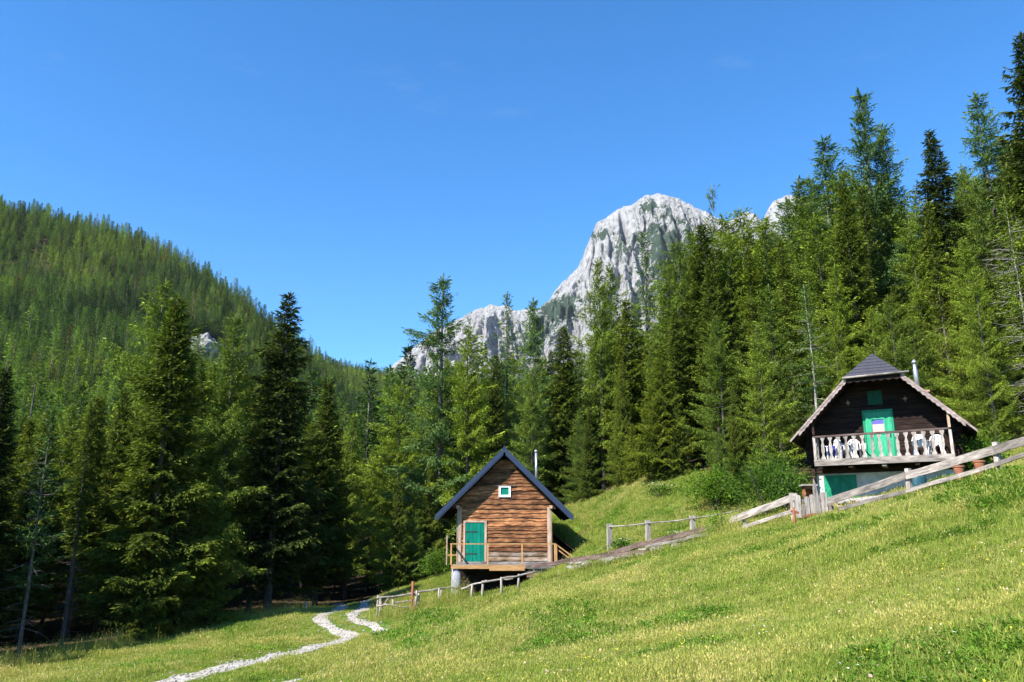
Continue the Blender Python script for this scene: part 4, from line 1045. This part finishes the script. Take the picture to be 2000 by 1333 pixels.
for (lx, ly, rz, lab) in [(-1.42, .55, 2.2, 'white plastic garden chair furthest left on the balcony of the chalet'),
                          (-.92, .62, .5, 'white plastic garden chair next to the balcony door, turned sideways'),
                          (1.40, .60, 2.9, 'white plastic garden chair on the right half of the balcony, nearer the door'),
                          (1.90, .55, -.2, 'white plastic garden chair nearest the right end of the balcony')]:
    p = cm @ Vector((lx, ly, .016)); t = thing('garden_chair', lab, 'chair', p, crot+rz, 'white plastic chairs on the balcony')
    link('seat', cp[0], t); link('backrest', cp[1], t)
    for l in cp[2]: link('leg', l, t)
    for l in cp[3]: link('armrest', l, t)
p = cm @ Vector((-1.85, .75, .016))
tb = thing('side_table', 'low table with a navy blue cloth behind the balusters left of the chairs', 'table', p, crot)
MB().box(-.25, .25, -.2, .2, .60, .63).build('tabletop', M['plastic'], tb); MB().box(-.15, .12, -.21, -.2005, .25, .635).build('cloth', M['navy'], tb)
for sx in (-1, 1):
    for sy in (-1, 1): MB().box(sx*.2-.02, sx*.2+.02, sy*.16-.02, sy*.16+.02, 0, .60).build('leg', M['plastic'], tb)

# ------------------------------------------------------------------ fences
rf_ = random.Random(21)
def wobble_beam(p, q, w, hgt, n=6, jit=.012, taper=1.0):
    m = MB(); P = [Vector(p).lerp(Vector(q), i/n) + Vector((0, 0, rf_.uniform(-jit, jit))) for i in range(n+1)]
    d = (Vector(q)-Vector(p)).normalized(); sd_ = d.cross(Vector((0, 0, 1))).normalized(); u = sd_.cross(d)
    V = []; Fc = []
    for i, a in enumerate(P):
        hh = hgt*(1+(taper-1)*i/n)*rf_.uniform(.95, 1.05)
        for (x, y) in ((-1,-1),(1,-1),(1,1),(-1,1)): V.append(a+sd_*(x*w/2)+u*(y*hh/2))
    for i in range(n):
        for j in range(4): Fc.append((i*4+j, i*4+(j+1)%4, i*4+4+(j+1)%4, i*4+4+j))
    Fc += [(0,1,2,3), (n*4+3, n*4+2, n*4+1, n*4)]
    return m.add(V, Fc)
def fence_rail(parent, pa, pb, w, hgt, name='rail', material='grey_wood', n=6, jit=.012, taper=1.0):
    """a rail as an object whose own x axis runs along it, so the grain does too"""
    pa = Vector(pa); pb = Vector(pb); L = (pb-pa).length
    o = wobble_beam((0, 0, 0), (L, 0, 0), w, hgt, n, jit, taper).build(name, M[material], parent)
    o.location = pa - parent.location; o.rotation_euler = (pb-pa).to_track_quat('X', 'Z').to_euler(); return o
# right board fence
A0 = at(1617, 980, 26.6); A1 = at(2000, 862, 20.0); A2 = A0 + (A1-A0)*1.5
fe = thing('board_fence', 'pale two-board fence climbing from the gate to the right edge of the view', 'fence', (A0.x, A0.y, gz(A0.x, A0.y)))
nrm = Vector((-(A1-A0).y, (A1-A0).x, 0)).normalized()      # away from the camera
tB = [0, .47, .97, 1.5]
def on(t, px, py): return A0.lerp(A1, t)
tops = [A0, at(1770, 930, 24.0), at(1942, 880, 21.0), A1, A1+(A1-at(1942, 880, 21.0))*2.2]
for i in range(len(tops)-1):
    if i == 2: continue
    a, b = (tops[i], tops[i+1]) if i < 2 else (tops[2], tops[4])
    fence_rail(fe, a, b-(b-a).normalized()*.01, .045, .225, 'rail')
lows = [at(1640, 995, 26.2), at(1770, 960, 24.0), at(1942, 909, 21.0), at(2000, 888, 20.0)]; lows.append(lows[3]+(lows[3]-lows[2])*2.2)
for a, b in ((0, 1), (1, 2), (2, 4)): fence_rail(fe, lows[a], lows[b], .04, .11, 'rail', taper=1.05)
for p_, hgt in ((tops[1], .22), (tops[2], .22), (tops[4], .2)):
    g_ = gz(p_.x, p_.y); q = p_ + nrm*.09
    o = MB().box(-.07, .07, -.06, .06, g_-.4-p_.z, hgt).build('post', M['grey_wood_z'], fe); o.location = q - fe.location; o.rotation_euler = (0, .03, math.atan2((A1-A0).y, (A1-A0).x))
# left board fence, from the hanging end to the gate
B0 = at(1425, 1018, 29.5); B1 = at(1558, 970, 27.0)
fb = thing('board_fence', 'short pale two-board fence left of the gate, its left end hanging over the grass', 'fence', (B1.x, B1.y, gz(B1.x, B1.y)))
fence_rail(fb, B0, B1, .045, .225, 'rail'); fence_rail(fb, at(1447, 1032, 29.0), at(1556, 996, 27.0), .04, .12, 'rail')
for px, py, Y in ((1455, 1003, 29.0), (1548, 966, 27.1)):
    p_ = at(px, py, Y); o = MB().box(-.06, .06, .06, .16, gz(p_.x, p_.y)-.4-p_.z, .05).build('post', M['grey_wood_z'], fb); o.location = p_-fb.location
# gate of wide pickets
gp = at(1580, 1012, 26.8); gg = gz(gp.x, gp.y); gt = thing('picket_gate', 'pinkish grey picket gate between the two board fences', 'gate', (gp.x, gp.y, gg))
def gx(px): return at(px, 1000, 26.8).x - gp.x
def gzz(py): return at(1580, py, 26.8).z - gg
for (a, b, t, bo, mt) in [(1555,1566,967,1012,'barge'),(1567,1573,985,1010,'barge'),(1574,1583,970,1012,'barge'),(1584,1592,966,1012,'barge')]:
    MB().prism([(gx(a), gzz(bo)), (gx(b)-.012, gzz(bo)), (gx(b)-.012, gzz(t)-.03), ((gx(a)+gx(b))/2, gzz(t)), (gx(a), gzz(t)-.03)], -.02, .02).build('picket', M['grey_wood_z'], gt)
MB().box(gx(1554), gx(1593), .022, .05, gzz(982), gzz(975)).build('cross_rail', M['barge'], gt)
MB().box(gx(1554), gx(1593), .022, .05, gzz(1003), gzz(996)).build('cross_rail', M['barge'], gt)
MB().beam((gx(1568), -.04, gzz(1009)), (gx(1594), -.04, gzz(1004)), .03, .06).build('iron_bar', M['rust'], gt)
tp = thing('gate_post', 'tall pointed white-edged board standing at the right side of the gate', 'post', (gp.x+gx(1597), gp.y-.02, gg))
w1 = gx(1603)-gx(1592)
MB().prism([(-w1/2, -.4), (w1/2, -.4), (w1/2, gzz(985)), (w1*.1, gzz(950)), (-w1*.25, gzz(936)), (-w1/2, gzz(955))], -.03, .03).build('board', M['grey_wood_z'], tp)
wp = thing('gate_post', 'squat white gate post where the right board fence begins', 'post', (gp.x+gx(1611), gp.y, gg))
MB().box(-.085, .085, -.07, .07, -.4, gzz(962)).build('shaft', M['grey_wood_z'], wp)
MB().box(-.26, -.09, -.03, .02, -.1, gzz(968)).build('side_board', M['barge'], wp)
MB().box(.09, .30, -.03, .02, -.1, gzz(985)).build('side_board', M['barge'], wp)
rp_ = at(1552, 1018, 26.5); rg = gz(rp_.x, rp_.y)
t = thing('iron_post', 'short rust-red iron post with a hinge arm left of the picket gate', 'post', (rp_.x, rp_.y, rg))
MB().tube([(0, 0, -.3), (0, 0, .62)], .04, 8).build('shaft', M['rust'], t, True); MB().beam((-.09, 0, .5), (.17, 0, .44), .04, .07).build('arm', M['rust'], t)
# little wooden box lantern on a post
bp = at(1583, 1000, 28.2); bgz = gz(bp.x, bp.y); z0_ = at(1583, 972, 28.2).z - bgz
t = thing('wooden_box', 'small reddish wooden box with a flat grey roof on a post behind the gate', 'post box', (bp.x, bp.y, bgz))
MB().box(-.04, .04, -.04, .04, -.3, z0_).build('post', M['dark_wood'], t)
bb = MB(); bb.box(-.17, .17, .12, .15, z0_, z0_+.38); bb.box(-.17, -.14, -.12, .12, z0_, z0_+.38); bb.box(.14, .17, -.12, .12, z0_, z0_+.38); bb.box(-.14, .14, -.12, .12, z0_, z0_+.03); bb.box(-.14, .14, -.12, -.09, z0_+.26, z0_+.38)
bb.build('case', M['siding'], t); MB().box(-.26, .26, -.22, .2, z0_+.385, z0_+.44).build('roof', M['grey_wood'], t)
# thin pole fence behind
pts = [(1190, 1026, 38.0), (1265, 1019, 37.0), (1352, 1010, 36.0), (1450, 993, 34.5)]
p0 = at(*pts[0]); tf = thing('pole_fence', 'grey fence of three square posts and one thin sagging pole on the green bank', 'fence', (p0.x, p0.y, gz(p0.x, p0.y)))
for i, q in enumerate(pts[:3]):
    p_ = at(*q); o = MB().box(-.105, .105, -.08, .08, gz(p_.x, p_.y)-p_.z-.3, .06).build('post', M['grey_wood_z'], tf); o.location = p_-tf.location; o.rotation_euler = (0, rf_.uniform(-.03, .03), .2)
P = [at(px, py+3, Y-.1) for px, py, Y in pts]
for i in range(3):
    a, b = P[i]-tf.location, P[i+1]-tf.location
    MB().tube([a, a.lerp(b, .33)+Vector((0,0,-.03)), a.lerp(b, .66)+Vector((0,0,-.035)), b], [.035, .03, .03, .028], 6).build('pole', M['grey_wood'], tf, True)
# long fallen timbers and stones of the old wall
def timber(a, b, w, hgt, label, material='brown_log', lift=.0):
    pa = at(*a)+Vector((0,0,.06)); pb = at(*b)+Vector((0,0,.06)); L = (pb-pa).length
    t = thing('timber', label, 'log', pa)
    fence_rail(t, pa, pb, w, hgt, 'beam', material, 14, .03, .9); return t
timber((1040,1110,36.0),(1215,1082,33.8),.16,.17,'long grey-brown squared timber lying from the small hut up the slope')
timber((1190,1084,34.2),(1392,1032,30.2),.15,.20,'reddish-brown timber whose upper end points at the pale board fence')
timber((1120,1098,34.4),(1268,1079,32.6),.13,.12,'thin lower timber lying among the stones')
timber((1262,1072,32.4),(1385,1046,30.2),.13,.12,'bleached grey pole below the reddish-brown timber','grey_wood')
sw = thing('stone_wall', 'tumbled pale stones of the old wall below the long timbers', 'stone wall'); sp0 = at(1180, 1095, 34.2); sw.location = (sp0.x, sp0.y, gz(sp0.x, sp0.y))
WALLP = [gpix(px, py) for px, py in [(1105,1112),(1180,1099),(1250,1087),(1320,1070),(1392,1053)]]
for i in range(120):
    u = rf_.random()*3.999; k = int(u); q = WALLP[k].lerp(WALLP[k+1], u-k); x = q.x+rf_.uniform(-.2,.2); y = q.y+rf_.uniform(-.9,.7)
    s = rf_.uniform(.14, .46)*(1.0 if k < 3 else .7)
    link('stone', rf_.choice(ST), sw, None, Vector((x, y, gz(x, y)+s*.25)) - sw.location, (rf_.uniform(-.3,.3), rf_.uniform(-.3,.3), rf_.uniform(0,6)), (s*1.4, s, s*.8))
# lime-washed low terrace wall in front of the cellar
lw = thing('terrace_wall', 'low whitewashed rubble wall behind the board fence below the chalet', 'wall'); w0 = at(1640, 985, 28.2); w1_ = at(1762, 972, 27.0)
lw.location = (w0.x, w0.y, gz(w0.x, w0.y)); nst = 60
for i in range(nst):
    u = (i % 15)/14; row = i//15; q = w0.lerp(w1_, u); zt = q.z - .42 + row*.16
    link('stone', ST[i % 5], lw, None, Vector((q.x+rf_.uniform(-.05,.05), q.y+rf_.uniform(-.05,.05), zt)) - lw.location, (0, 0, rf_.uniform(0, 6)), (.40, .34, .27))
o = MB().beam(w0-lw.location+Vector((0,.12,-.25)), w1_-lw.location+Vector((0,.12,-.25)), .25, .75).build('core', M['plaster'], lw)
# barrel and flower pots
bq = at(1792, 945, 25.6); 
t = thing('water_barrel', 'dark teal barrel behind the first post of the right board fence', 'barrel', (bq.x, bq.y, bq.z-.45))
MB().tube([(0,0,-.2),(0,0,0),(0,0,.3),(0,0,.6),(0,0,.72)], [.24,.27,.30,.28,.25], 16).build('body', M['barrel'], t, True); MB().tube([(0,0,.725),(0,0,.76)], .27, 16).build('lid', M['barrel'], t)
for (px, py, Y, lab) in [(1873, 915, 23.0, 'orange-brown clay pot behind the fence, left of two'), (1913, 905, 22.4, 'pinkish clay pot behind the fence near the rightmost post')]:
    q = at(px, py, Y); t = thing('flower_pot', lab, 'flower pot', (q.x, q.y, q.z-.20), 0, 'clay pots behind the board fence')
    MB().tube([(0,0,-.3),(0,0,0),(0,0,.16),(0,0,.24)], [.08,.11,.14,.15], 14).build('pot', M['terracotta'], t, True)
    MB().tube([(0,0,.22),(0,0,.27)], .165, 14).build('rim', M['terracotta'], t)
# rustic pole fence, lower left
def rustic(P, label, posts, rails):
    o0 = at(*P[0]); t = thing('rustic_fence', label, 'fence', (o0.x, o0.y, gz(o0.x, o0.y)))
    for (px, py, Y) in posts:
        p_ = at(px, py, Y); g_ = gz(p_.x, p_.y); lean = rf_.uniform(-.05, .05)
        o = MB().tube([(0,0,g_-.3-p_.z), (lean*.5,0,(g_-p_.z)*.5), (lean,0,.05)], [.06,.055,.045], 7).build('post', M['grey_wood_z'], t, True); o.location = p_-t.location
    for (a, b) in rails:
        pa = at(*a); pb = at(*b); L = (pb-pa).length; n = 5
        m = MB().tube([(L*i/n, rf_.uniform(-.03,.03), rf_.uniform(-.04,.04)) for i in range(n+1)], [.05-.015*i/n for i in range(n+1)], 7)
        o = m.build('pole', M['grey_wood'], t, True); o.location = pa-t.location; o.rotation_euler = (pb-pa).to_track_quat('X', 'Z').to_euler()
    return t
rt = rustic([(737,1190,38)], 'weathered pole fence by the track, from its gate end to the concrete pillar',
    [(737,1165,38),(769,1166,38),(744,1170,38.3),(812,1156,38),(817,1158,38.2),(857,1152,38),(862,1150,38.4),(893,1149,38.3)],
    [((735,1167,37.95),(812,1161,37.95)),((735,1183,37.9),(778,1182,37.9)),((766,1180,38.1),(815,1173,38)),((795,1160,38),(870,1150,38.1)),((850,1152,38),(899,1146,38.3)),((742,1172,38.3),(752,1192,38.1)),((758,1170,38.4),(744,1190,38.2)),((770,1184,38.1),(812,1186,37.9))])
rustic([(925,1145,37.6)], 'thin grey pole fence in the tall grass under the platform of the small hut',
    [(942,1137,37.4),(980,1130,37.0),(921,1144,37.6),(1012,1124,36.8)],
    [((902,1150,37.9),(950,1136,37.4)),((940,1137,37.35),(1002,1130,37)),((978,1131,37),(1050,1118,36.4))])
q = at(805, 1180, 37.6); t = thing('iron_post', 'slim rust-orange iron stake beside the weathered pole fence', 'post', (q.x, q.y, gz(q.x, q.y)))
hh_ = at(805, 1136, 37.6).z - gz(q.x, q.y)
MB().tube([(0,0,-.3),(0,0,hh_*.5),(.0,0,hh_)], .055, 8).build('stake', M['rust'], t, True)
MB().beam((.03,-.06,.05), (.12,-.06,.35), .05, .06, (0,1,0)).build('brace', M['rust'], t)
# stub post at the mouth of the track
q = at(598, 1192, 46); t = thing('stub_post', 'short pale wooden stub at the wood edge left of the track', 'post', (q.x, q.y, gz(q.x, q.y)))
MB().tube([(0,0,-.2),(0,0,.45),(.02,0,.5)], [.07,.065,.03], 7).build('stub', M['grey_wood_z'], t, True)

# ------------------------------------------------------------------ the meadow: instanced tufts, denser near the camera
def tuft(name, seed, n, hmin, hmax, rad, wd, lean, tmin, tmax, mt, seeds=0, dome=0):
    r = np.random.default_rng(seed); a = r.uniform(0, 6.28, n); rr = rad*np.sqrt(r.random(n))
    b = np.stack([np.cos(a)*rr, np.sin(a)*rr, np.full(n, -.02)], 1); L = r.uniform(hmin, hmax, n)
    la = r.uniform(0, 6.28, n); ln = np.abs(r.normal(0, lean, n))
    d1 = np.stack([np.cos(la)*ln*.5, np.sin(la)*ln*.5, np.ones(n)], 1); d1 /= np.linalg.norm(d1, axis=1, keepdims=True)
    d2 = np.stack([np.cos(la)*ln*1.6, np.sin(la)*ln*1.6, np.ones(n)*.8], 1); d2 /= np.linalg.norm(d2, axis=1, keepdims=True)
    w = L*0 + r.uniform(.6, 1.3, n)*wd; fa = r.uniform(0, 6.28, n); S = np.stack([np.cos(fa), np.sin(fa), np.zeros(n)], 1)*w[:, None]*.5
    m1 = b + d1*(L*.55)[:, None]; tip = m1 + d2*(L*.45)[:, None]
    V = np.stack([b-S*.8, b+S*.8, m1+S, m1-S, tip+S*.12, tip-S*.12], 1).reshape(-1, 3); k = np.arange(n)[:, None]*6
    Fq = np.concatenate([k+np.array([[0,1,2,3]]), k+np.array([[3,2,4,5]])], 0)
    T = np.repeat(r.uniform(tmin, tmax, n), 6)
    if seeds:
        pick = r.integers(0, n, seeds); P = tip[pick]; D = d2[pick]; Ls = r.uniform(.02, .045, seeds)*(1.8 if hmax > .5 else 1)
        V2, F2, T2 = sprigs(P-D*.02, D, r.normal(0, 1, (seeds, 3)), Ls, Ls*.28, np.full(seeds, .97)); Fq = np.concatenate([Fq, F2+len(V)]); V = np.concatenate([V, V2]); T = np.concatenate([T, T2])
    return npmesh(name, V, Fq, M[mt], T)
def leafy(name, seed, n, rad, hh, ll, mt):
    r = np.random.default_rng(seed); a = r.uniform(0, 6.28, n); rr = rad*np.sqrt(r.random(n)); z = r.uniform(.02, hh, n)*(1-.4*rr/rad)
    P = np.stack([np.cos(a)*rr, np.sin(a)*rr, z], 1); D = np.stack([np.cos(a), np.sin(a), r.uniform(-.1, .6, n)], 1)+r.normal(0, .4, (n, 3))
    L = r.uniform(.6, 1.3, n)*ll
    V, Fq, T = sprigs(P, D, np.array([0, 0, 1.])+r.normal(0, .4, (n, 3)), L, L*r.uniform(.4, .6, n), np.clip(z/hh+r.normal(0, .2, n), 0, 1)); return npmesh(name, V, Fq, M[mt], T)
G = [tuft('g', 1, 60, .03, .09, .13, .006, .6, .1, .6, 'grass'), tuft('g', 2, 60, .03, .11, .14, .006, .7, .2, .78, 'grass'),
     tuft('g', 3, 50, .03, .08, .13, .007, .9, .0, .5, 'grass'), tuft('g', 4, 46, .04, .13, .13, .005, .55, .3, .8, 'grass', 5),
     leafy('g', 5, 60, .13, .06, .024, 'weed'), leafy('g', 6, 70, .15, .09, .034, 'weed'),
     tuft('g', 7, 26, .06, .20, .12, .004, .35, .4, .9, 'grass', 14)]
r = np.random.default_rng(77)
def cloud(n, y0, y1, amax=1.05, p=2.0):
    a = r.uniform(-amax, amax, n); y = (r.uniform(y0**p, y1**p, n))**(1/p); return a*y, y
parts = [cloud(150000, 3.0, 16), cloud(200000, 14, 34), cloud(150000, 30, 57, .9)]
X = np.concatenate([p[0] for p in parts]); Y = np.concatenate([p[1] for p in parts])
ex = r.uniform(-14, 16, 6000); ey = r.uniform(-6, 3.5, 6000); X = np.concatenate([X, ex]); Y = np.concatenate([Y, ey])
tl = treeline(X, Y); keep = (Y < 4) | (Y < tl+2.5)
keep &= ~((np.abs(X-h.location.x) < 2.4) & (Y > h.location.y+.2) & (Y < h.location.y+6.5))
# keep the ruts clear, with a ragged edge
md = np.full(len(X), 99.0)
for i in range(0, len(RP), 1):
    near_ = (np.abs(X-RP[i, 0]) < 1) & (np.abs(Y-RP[i, 1]) < 1)
    md[near_] = np.minimum(md[near_], np.hypot(X[near_]-RP[i, 0], Y[near_]-RP[i, 1]))
keep &= (md > np.where((Y > 21) & (Y < 36), .46, .36) + r.normal(0, .06, len(X))) | (r.random(len(X)) < .01)
X, Y, md = X[keep], Y[keep], md[keep]; Z = ground(X, Y)
pn = np.array([mnoise.noise(Vector((x*.45, y*.45, 3))) for x, y in zip(X, Y)]); pn2 = np.array([mnoise.noise(Vector((x*1.3, y*1.3, 8))) for x, y in zip(X, Y)])
u = r.random(len(X)); wh = r.integers(0, 4, len(X))
wh = np.where((pn > .30) & (u < .3), r.integers(4, 6, len(X)), wh); wh = np.where((pn < -.18) & (u < .35), 6, wh); wh = np.where((wh < 4) & (u > .93), 4, wh)
PXm, PYm = topix(X, Y, Z)
wp_ = (((PXm-1930)/95)**2+((PYm-960)/38)**2 < 1) | (((PXm-850)/60)**2+((PYm-1215)/22)**2 < 1) | (((PXm-790)/50)**2+((PYm-1250)/14)**2 < 1)
wh = np.where(wp_ & (u < .32), r.integers(4, 6, len(X)), wh)
SZ = r.uniform(.75, 1.35, len(X))*(1+.25*pn2)*np.where(Y > 30, 1.2, 1)
dwall = np.full(len(X), 99.0)
for k in range(4):
    ta, tb = WALLP[k], WALLP[k+1]; tt_ = np.clip(((X-ta.x)*(tb.x-ta.x)+(Y-ta.y)*(tb.y-ta.y))/((tb.x-ta.x)**2+(tb.y-ta.y)**2), 0, 1)
    dwall = np.minimum(dwall, np.hypot(X-(ta.x+(tb.x-ta.x)*tt_), Y-(ta.y+(tb.y-ta.y)*tt_)))
SZ = np.where(dwall < 1.1, SZ*.45, SZ); wh = np.where((dwall < 1.3) & (u < .6), 6, wh)
SZ = np.where(md < np.where(Y > 21, 2.4, 1.5), SZ*.5, SZ)
SZ *= np.where(wp_, 1.25, 1)*np.clip(Y/13, .85, 1.4)
scatter('grass', np.stack([X, Y, Z], -1), r.uniform(0, 6.28, len(X)), SZ, wh, G, 'sunlit meadow grass with clumps of darker leafy weeds', 'grass', r.normal(0, .12, (len(X), 2)))
# tall seeding grass: along the wood edge, along the fences
TG = [tuft('t', 31, 16, .35, .85, .22, .007, .25, .3, .9, 'grass', 14), tuft('t', 32, 14, .4, .95, .25, .006, .2, .4, 1, 'grass', 14), tuft('t', 33, 20, .25, .6, .2, .009, .4, .1, .6, 'grass', 5)]
def along(P, n, spread):
    P = [Vector((p.x, p.y)) for p in P]; out = []
    for i in range(n):
        k = r.integers(0, len(P)-1); q = P[k].lerp(P[k+1], float(r.random())); out.append((q.x+r.normal(0, spread), q.y+r.normal(0, spread)))
    return out
E = [Vector((a*(b-.8), b-.8)) for a, b in TL if -.75 < a < -.22]
pts = along(E, 900, .8) + along([at(1110,1110,35.2), at(1260,1080,32.6), at(1400,1045,29.8)], 200, .45) + \
      along([at(1395,1045,30.0), at(1440,1035,29.0)], 120, .3) + along([at(745,1200,37.5), at(905,1160,38)], 200, .4)
pts = np.array(pts); Zt = ground(pts[:, 0], pts[:, 1])
scatter('tall_grass', np.column_stack([pts, Zt]), r.uniform(0, 6.28, len(pts)), r.uniform(.6, 1.1, len(pts)), r.integers(0, 3, len(pts)), TG, 'tall seeding grass along the wood edge and the fences', 'grass', r.normal(0, .08, (len(pts), 2)))
qi = r.integers(0, len(RP), 1500); qx, qy = RP[qi, 0]+r.normal(0, .26, 1500), RP[qi, 1]+r.normal(0, .26, 1500)
scatter('loose_gravel', np.column_stack([qx, qy, ground(qx, qy)+.02]), r.uniform(0, 6.28, 1500), r.uniform(.03, .11, 1500), r.integers(0, 5, 1500), ST, 'loose pale stones lying in and beside the wheel ruts', 'gravel')
sx_, sy_ = cloud(2600, 4, 40); kp = sy_ < treeline(sx_, sy_)-1; sx_, sy_ = sx_[kp], sy_[kp]
dr_ = np.array([min(math.hypot(x-p[0], y-p[1]) for p in RP[::6]) for x, y in zip(sx_, sy_)]); sx_, sy_ = sx_[dr_ > 1.6], sy_[dr_ > 1.6]
scatter('meadow_stalks', np.column_stack([sx_, sy_, ground(sx_, sy_)]), r.uniform(0, 6.28, len(sx_)), r.uniform(.22, .5, len(sx_)), r.integers(0, 3, len(sx_)), TG, 'thin dry flowering grass stalks standing above the meadow', 'grass', r.normal(0, .1, (len(sx_), 2)))
# flowers speckled in the meadow
def flower(name, seed, n, hh, s, mt):
    rr = np.random.default_rng(seed); P = np.column_stack([rr.normal(0, .12, (n, 2)), rr.uniform(.6, 1, n)*hh]); 
    V, Fq, T = sprigs(P, rr.normal(0, 1, (n, 3))*np.array([1, 1, .2]), np.array([0, 0, 1.])+rr.normal(0, .3, (n, 3)), np.full(n, s), np.full(n, s*.9), np.ones(n)); return npmesh(name, V, Fq, M[mt], T)
FLW = [flower('f', 1, 9, .14, .022, 'yellow_petal'), flower('f', 2, 7, .16, .02, 'petal'), flower('f', 3, 5, .2, .03, 'seed')]
fx_, fy_ = cloud(4500, 4, 36); kp = fy_ < treeline(fx_, fy_)-1; fx_, fy_ = fx_[kp], fy_[kp]
scatter('flowers', np.column_stack([fx_, fy_, ground(fx_, fy_)]), r.uniform(0, 6.28, len(fx_)), r.uniform(.7, 1.2, len(fx_)), r.choice([0, 1, 2], len(fx_), p=[.45, .15, .4]), FLW, 'tiny scattered meadow flowers', 'flowers')
# leafy plants with white umbels on the bank, shrubs beside the chalet
def bush(name, label, cat, px, py, Y, R, H, n, seed, ll=.10, flowers=0, mt='broadleaf'):
    p = at(px, py, Y); g_ = gz(p.x, p.y); t = thing(name, label, cat, (p.x, p.y, g_))
    rr = np.random.default_rng(seed); rad = rr.random(n)**.4; th = rr.uniform(0, 6.28, n); ph = np.arccos(rr.uniform(-.8, 1, n))
    lob = 1+.25*np.sin(th*3+seed)+.2*np.sin(th*5+ph*4)
    P = np.column_stack([np.cos(th)*np.sin(ph)*R*rad*lob, np.sin(th)*np.sin(ph)*R*rad*lob, H*.5+np.cos(ph)*H*.5*rad*lob])
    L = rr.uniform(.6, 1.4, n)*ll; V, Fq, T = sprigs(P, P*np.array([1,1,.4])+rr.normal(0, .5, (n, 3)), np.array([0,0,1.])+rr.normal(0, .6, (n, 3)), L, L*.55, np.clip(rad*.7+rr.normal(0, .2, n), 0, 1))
    link('foliage', npmesh('foliage', V, Fq, M[mt], T), t)
    m = MB()
    for k in range(6):
        a = rr.uniform(0, 6.28); m.tube([(0,0,-.2), (math.cos(a)*R*.3, math.sin(a)*R*.3, H*.4), (math.cos(a)*R*.6, math.sin(a)*R*.6, H*.8)], [.03, .02, .008], 4)
    m.build('stem', M['bark'], t)
    if flowers:
        P = np.column_stack([rr.normal(0, R*.5, (flowers, 2)), H*rr.uniform(.85, 1.12, flowers)])
        V, Fq, T = sprigs(P, rr.normal(0, 1, (flowers, 3))*np.array([1,1,.1]), np.array([0,0,1.])+rr.normal(0, .2, (flowers, 3)), np.full(flowers, .07), np.full(flowers, .06), np.ones(flowers)); link('blossom', npmesh('blossom', V, Fq, M['petal'], T), t)
bush('flowering_plant', 'white-flowering leafy plant between the first two posts of the pole fence', 'plant', 1217, 1052, 36.9, .55, .6, 500, 1, .12, 60)
bush('flowering_plant', 'white-flowering leafy plant left of the third post of the pole fence', 'plant', 1328, 1050, 35.3, .7, .55, 600, 2, .12, 90)
bush('flowering_plant', 'pale-flowering plant high on the bright bank near the trees', 'plant', 1292, 965, 44, .9, .7, 700, 3, .12, 90)
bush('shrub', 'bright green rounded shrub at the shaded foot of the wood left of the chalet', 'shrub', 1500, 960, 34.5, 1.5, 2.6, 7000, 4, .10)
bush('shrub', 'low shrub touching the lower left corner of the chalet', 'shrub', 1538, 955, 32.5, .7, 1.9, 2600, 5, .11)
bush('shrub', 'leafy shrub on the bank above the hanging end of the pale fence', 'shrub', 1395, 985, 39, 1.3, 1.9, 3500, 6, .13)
bush('shrub', 'low dark shrub beside the concrete pillar behind the small hut', 'shrub', 858, 1115, 51.5, 1.2, 1.6, 2500, 7, .14)
bush('shrub', 'leafy plant draped over the end of the reddish-brown timber', 'shrub', 1405, 1035, 29.7, .5, 1.0, 900, 8, .07, 0, 'weed')
bush('shrub', 'young leafy shrub right of the chalet eave behind the fence', 'shrub', 1915, 895, 31.0, .9, 1.5, 2500, 9, .11)

# ------------------------------------------------------------------ thin summer haze over the whole valley
def haze_mat():
    m = bpy.data.materials.new('haze'); m.use_nodes = True; n = m.node_tree.nodes; n.clear(); out = n.new('ShaderNodeOutputMaterial')
    v = n.new('ShaderNodeVolumePrincipled'); v.inputs['Color'].default_value = (.80, .88, 1, 1); v.inputs['Density'].default_value = HAZE; v.inputs['Anisotropy'].default_value = .0
    m.node_tree.links.new(v.outputs[0], out.inputs['Volume']); return m
HAZE = .00003
if HAZE: tag(MB().box(-1600, 1600, -620, 2650, -40, 860).build('haze', haze_mat()), 'thin bluish air over the valley', 'haze', kind='stuff')
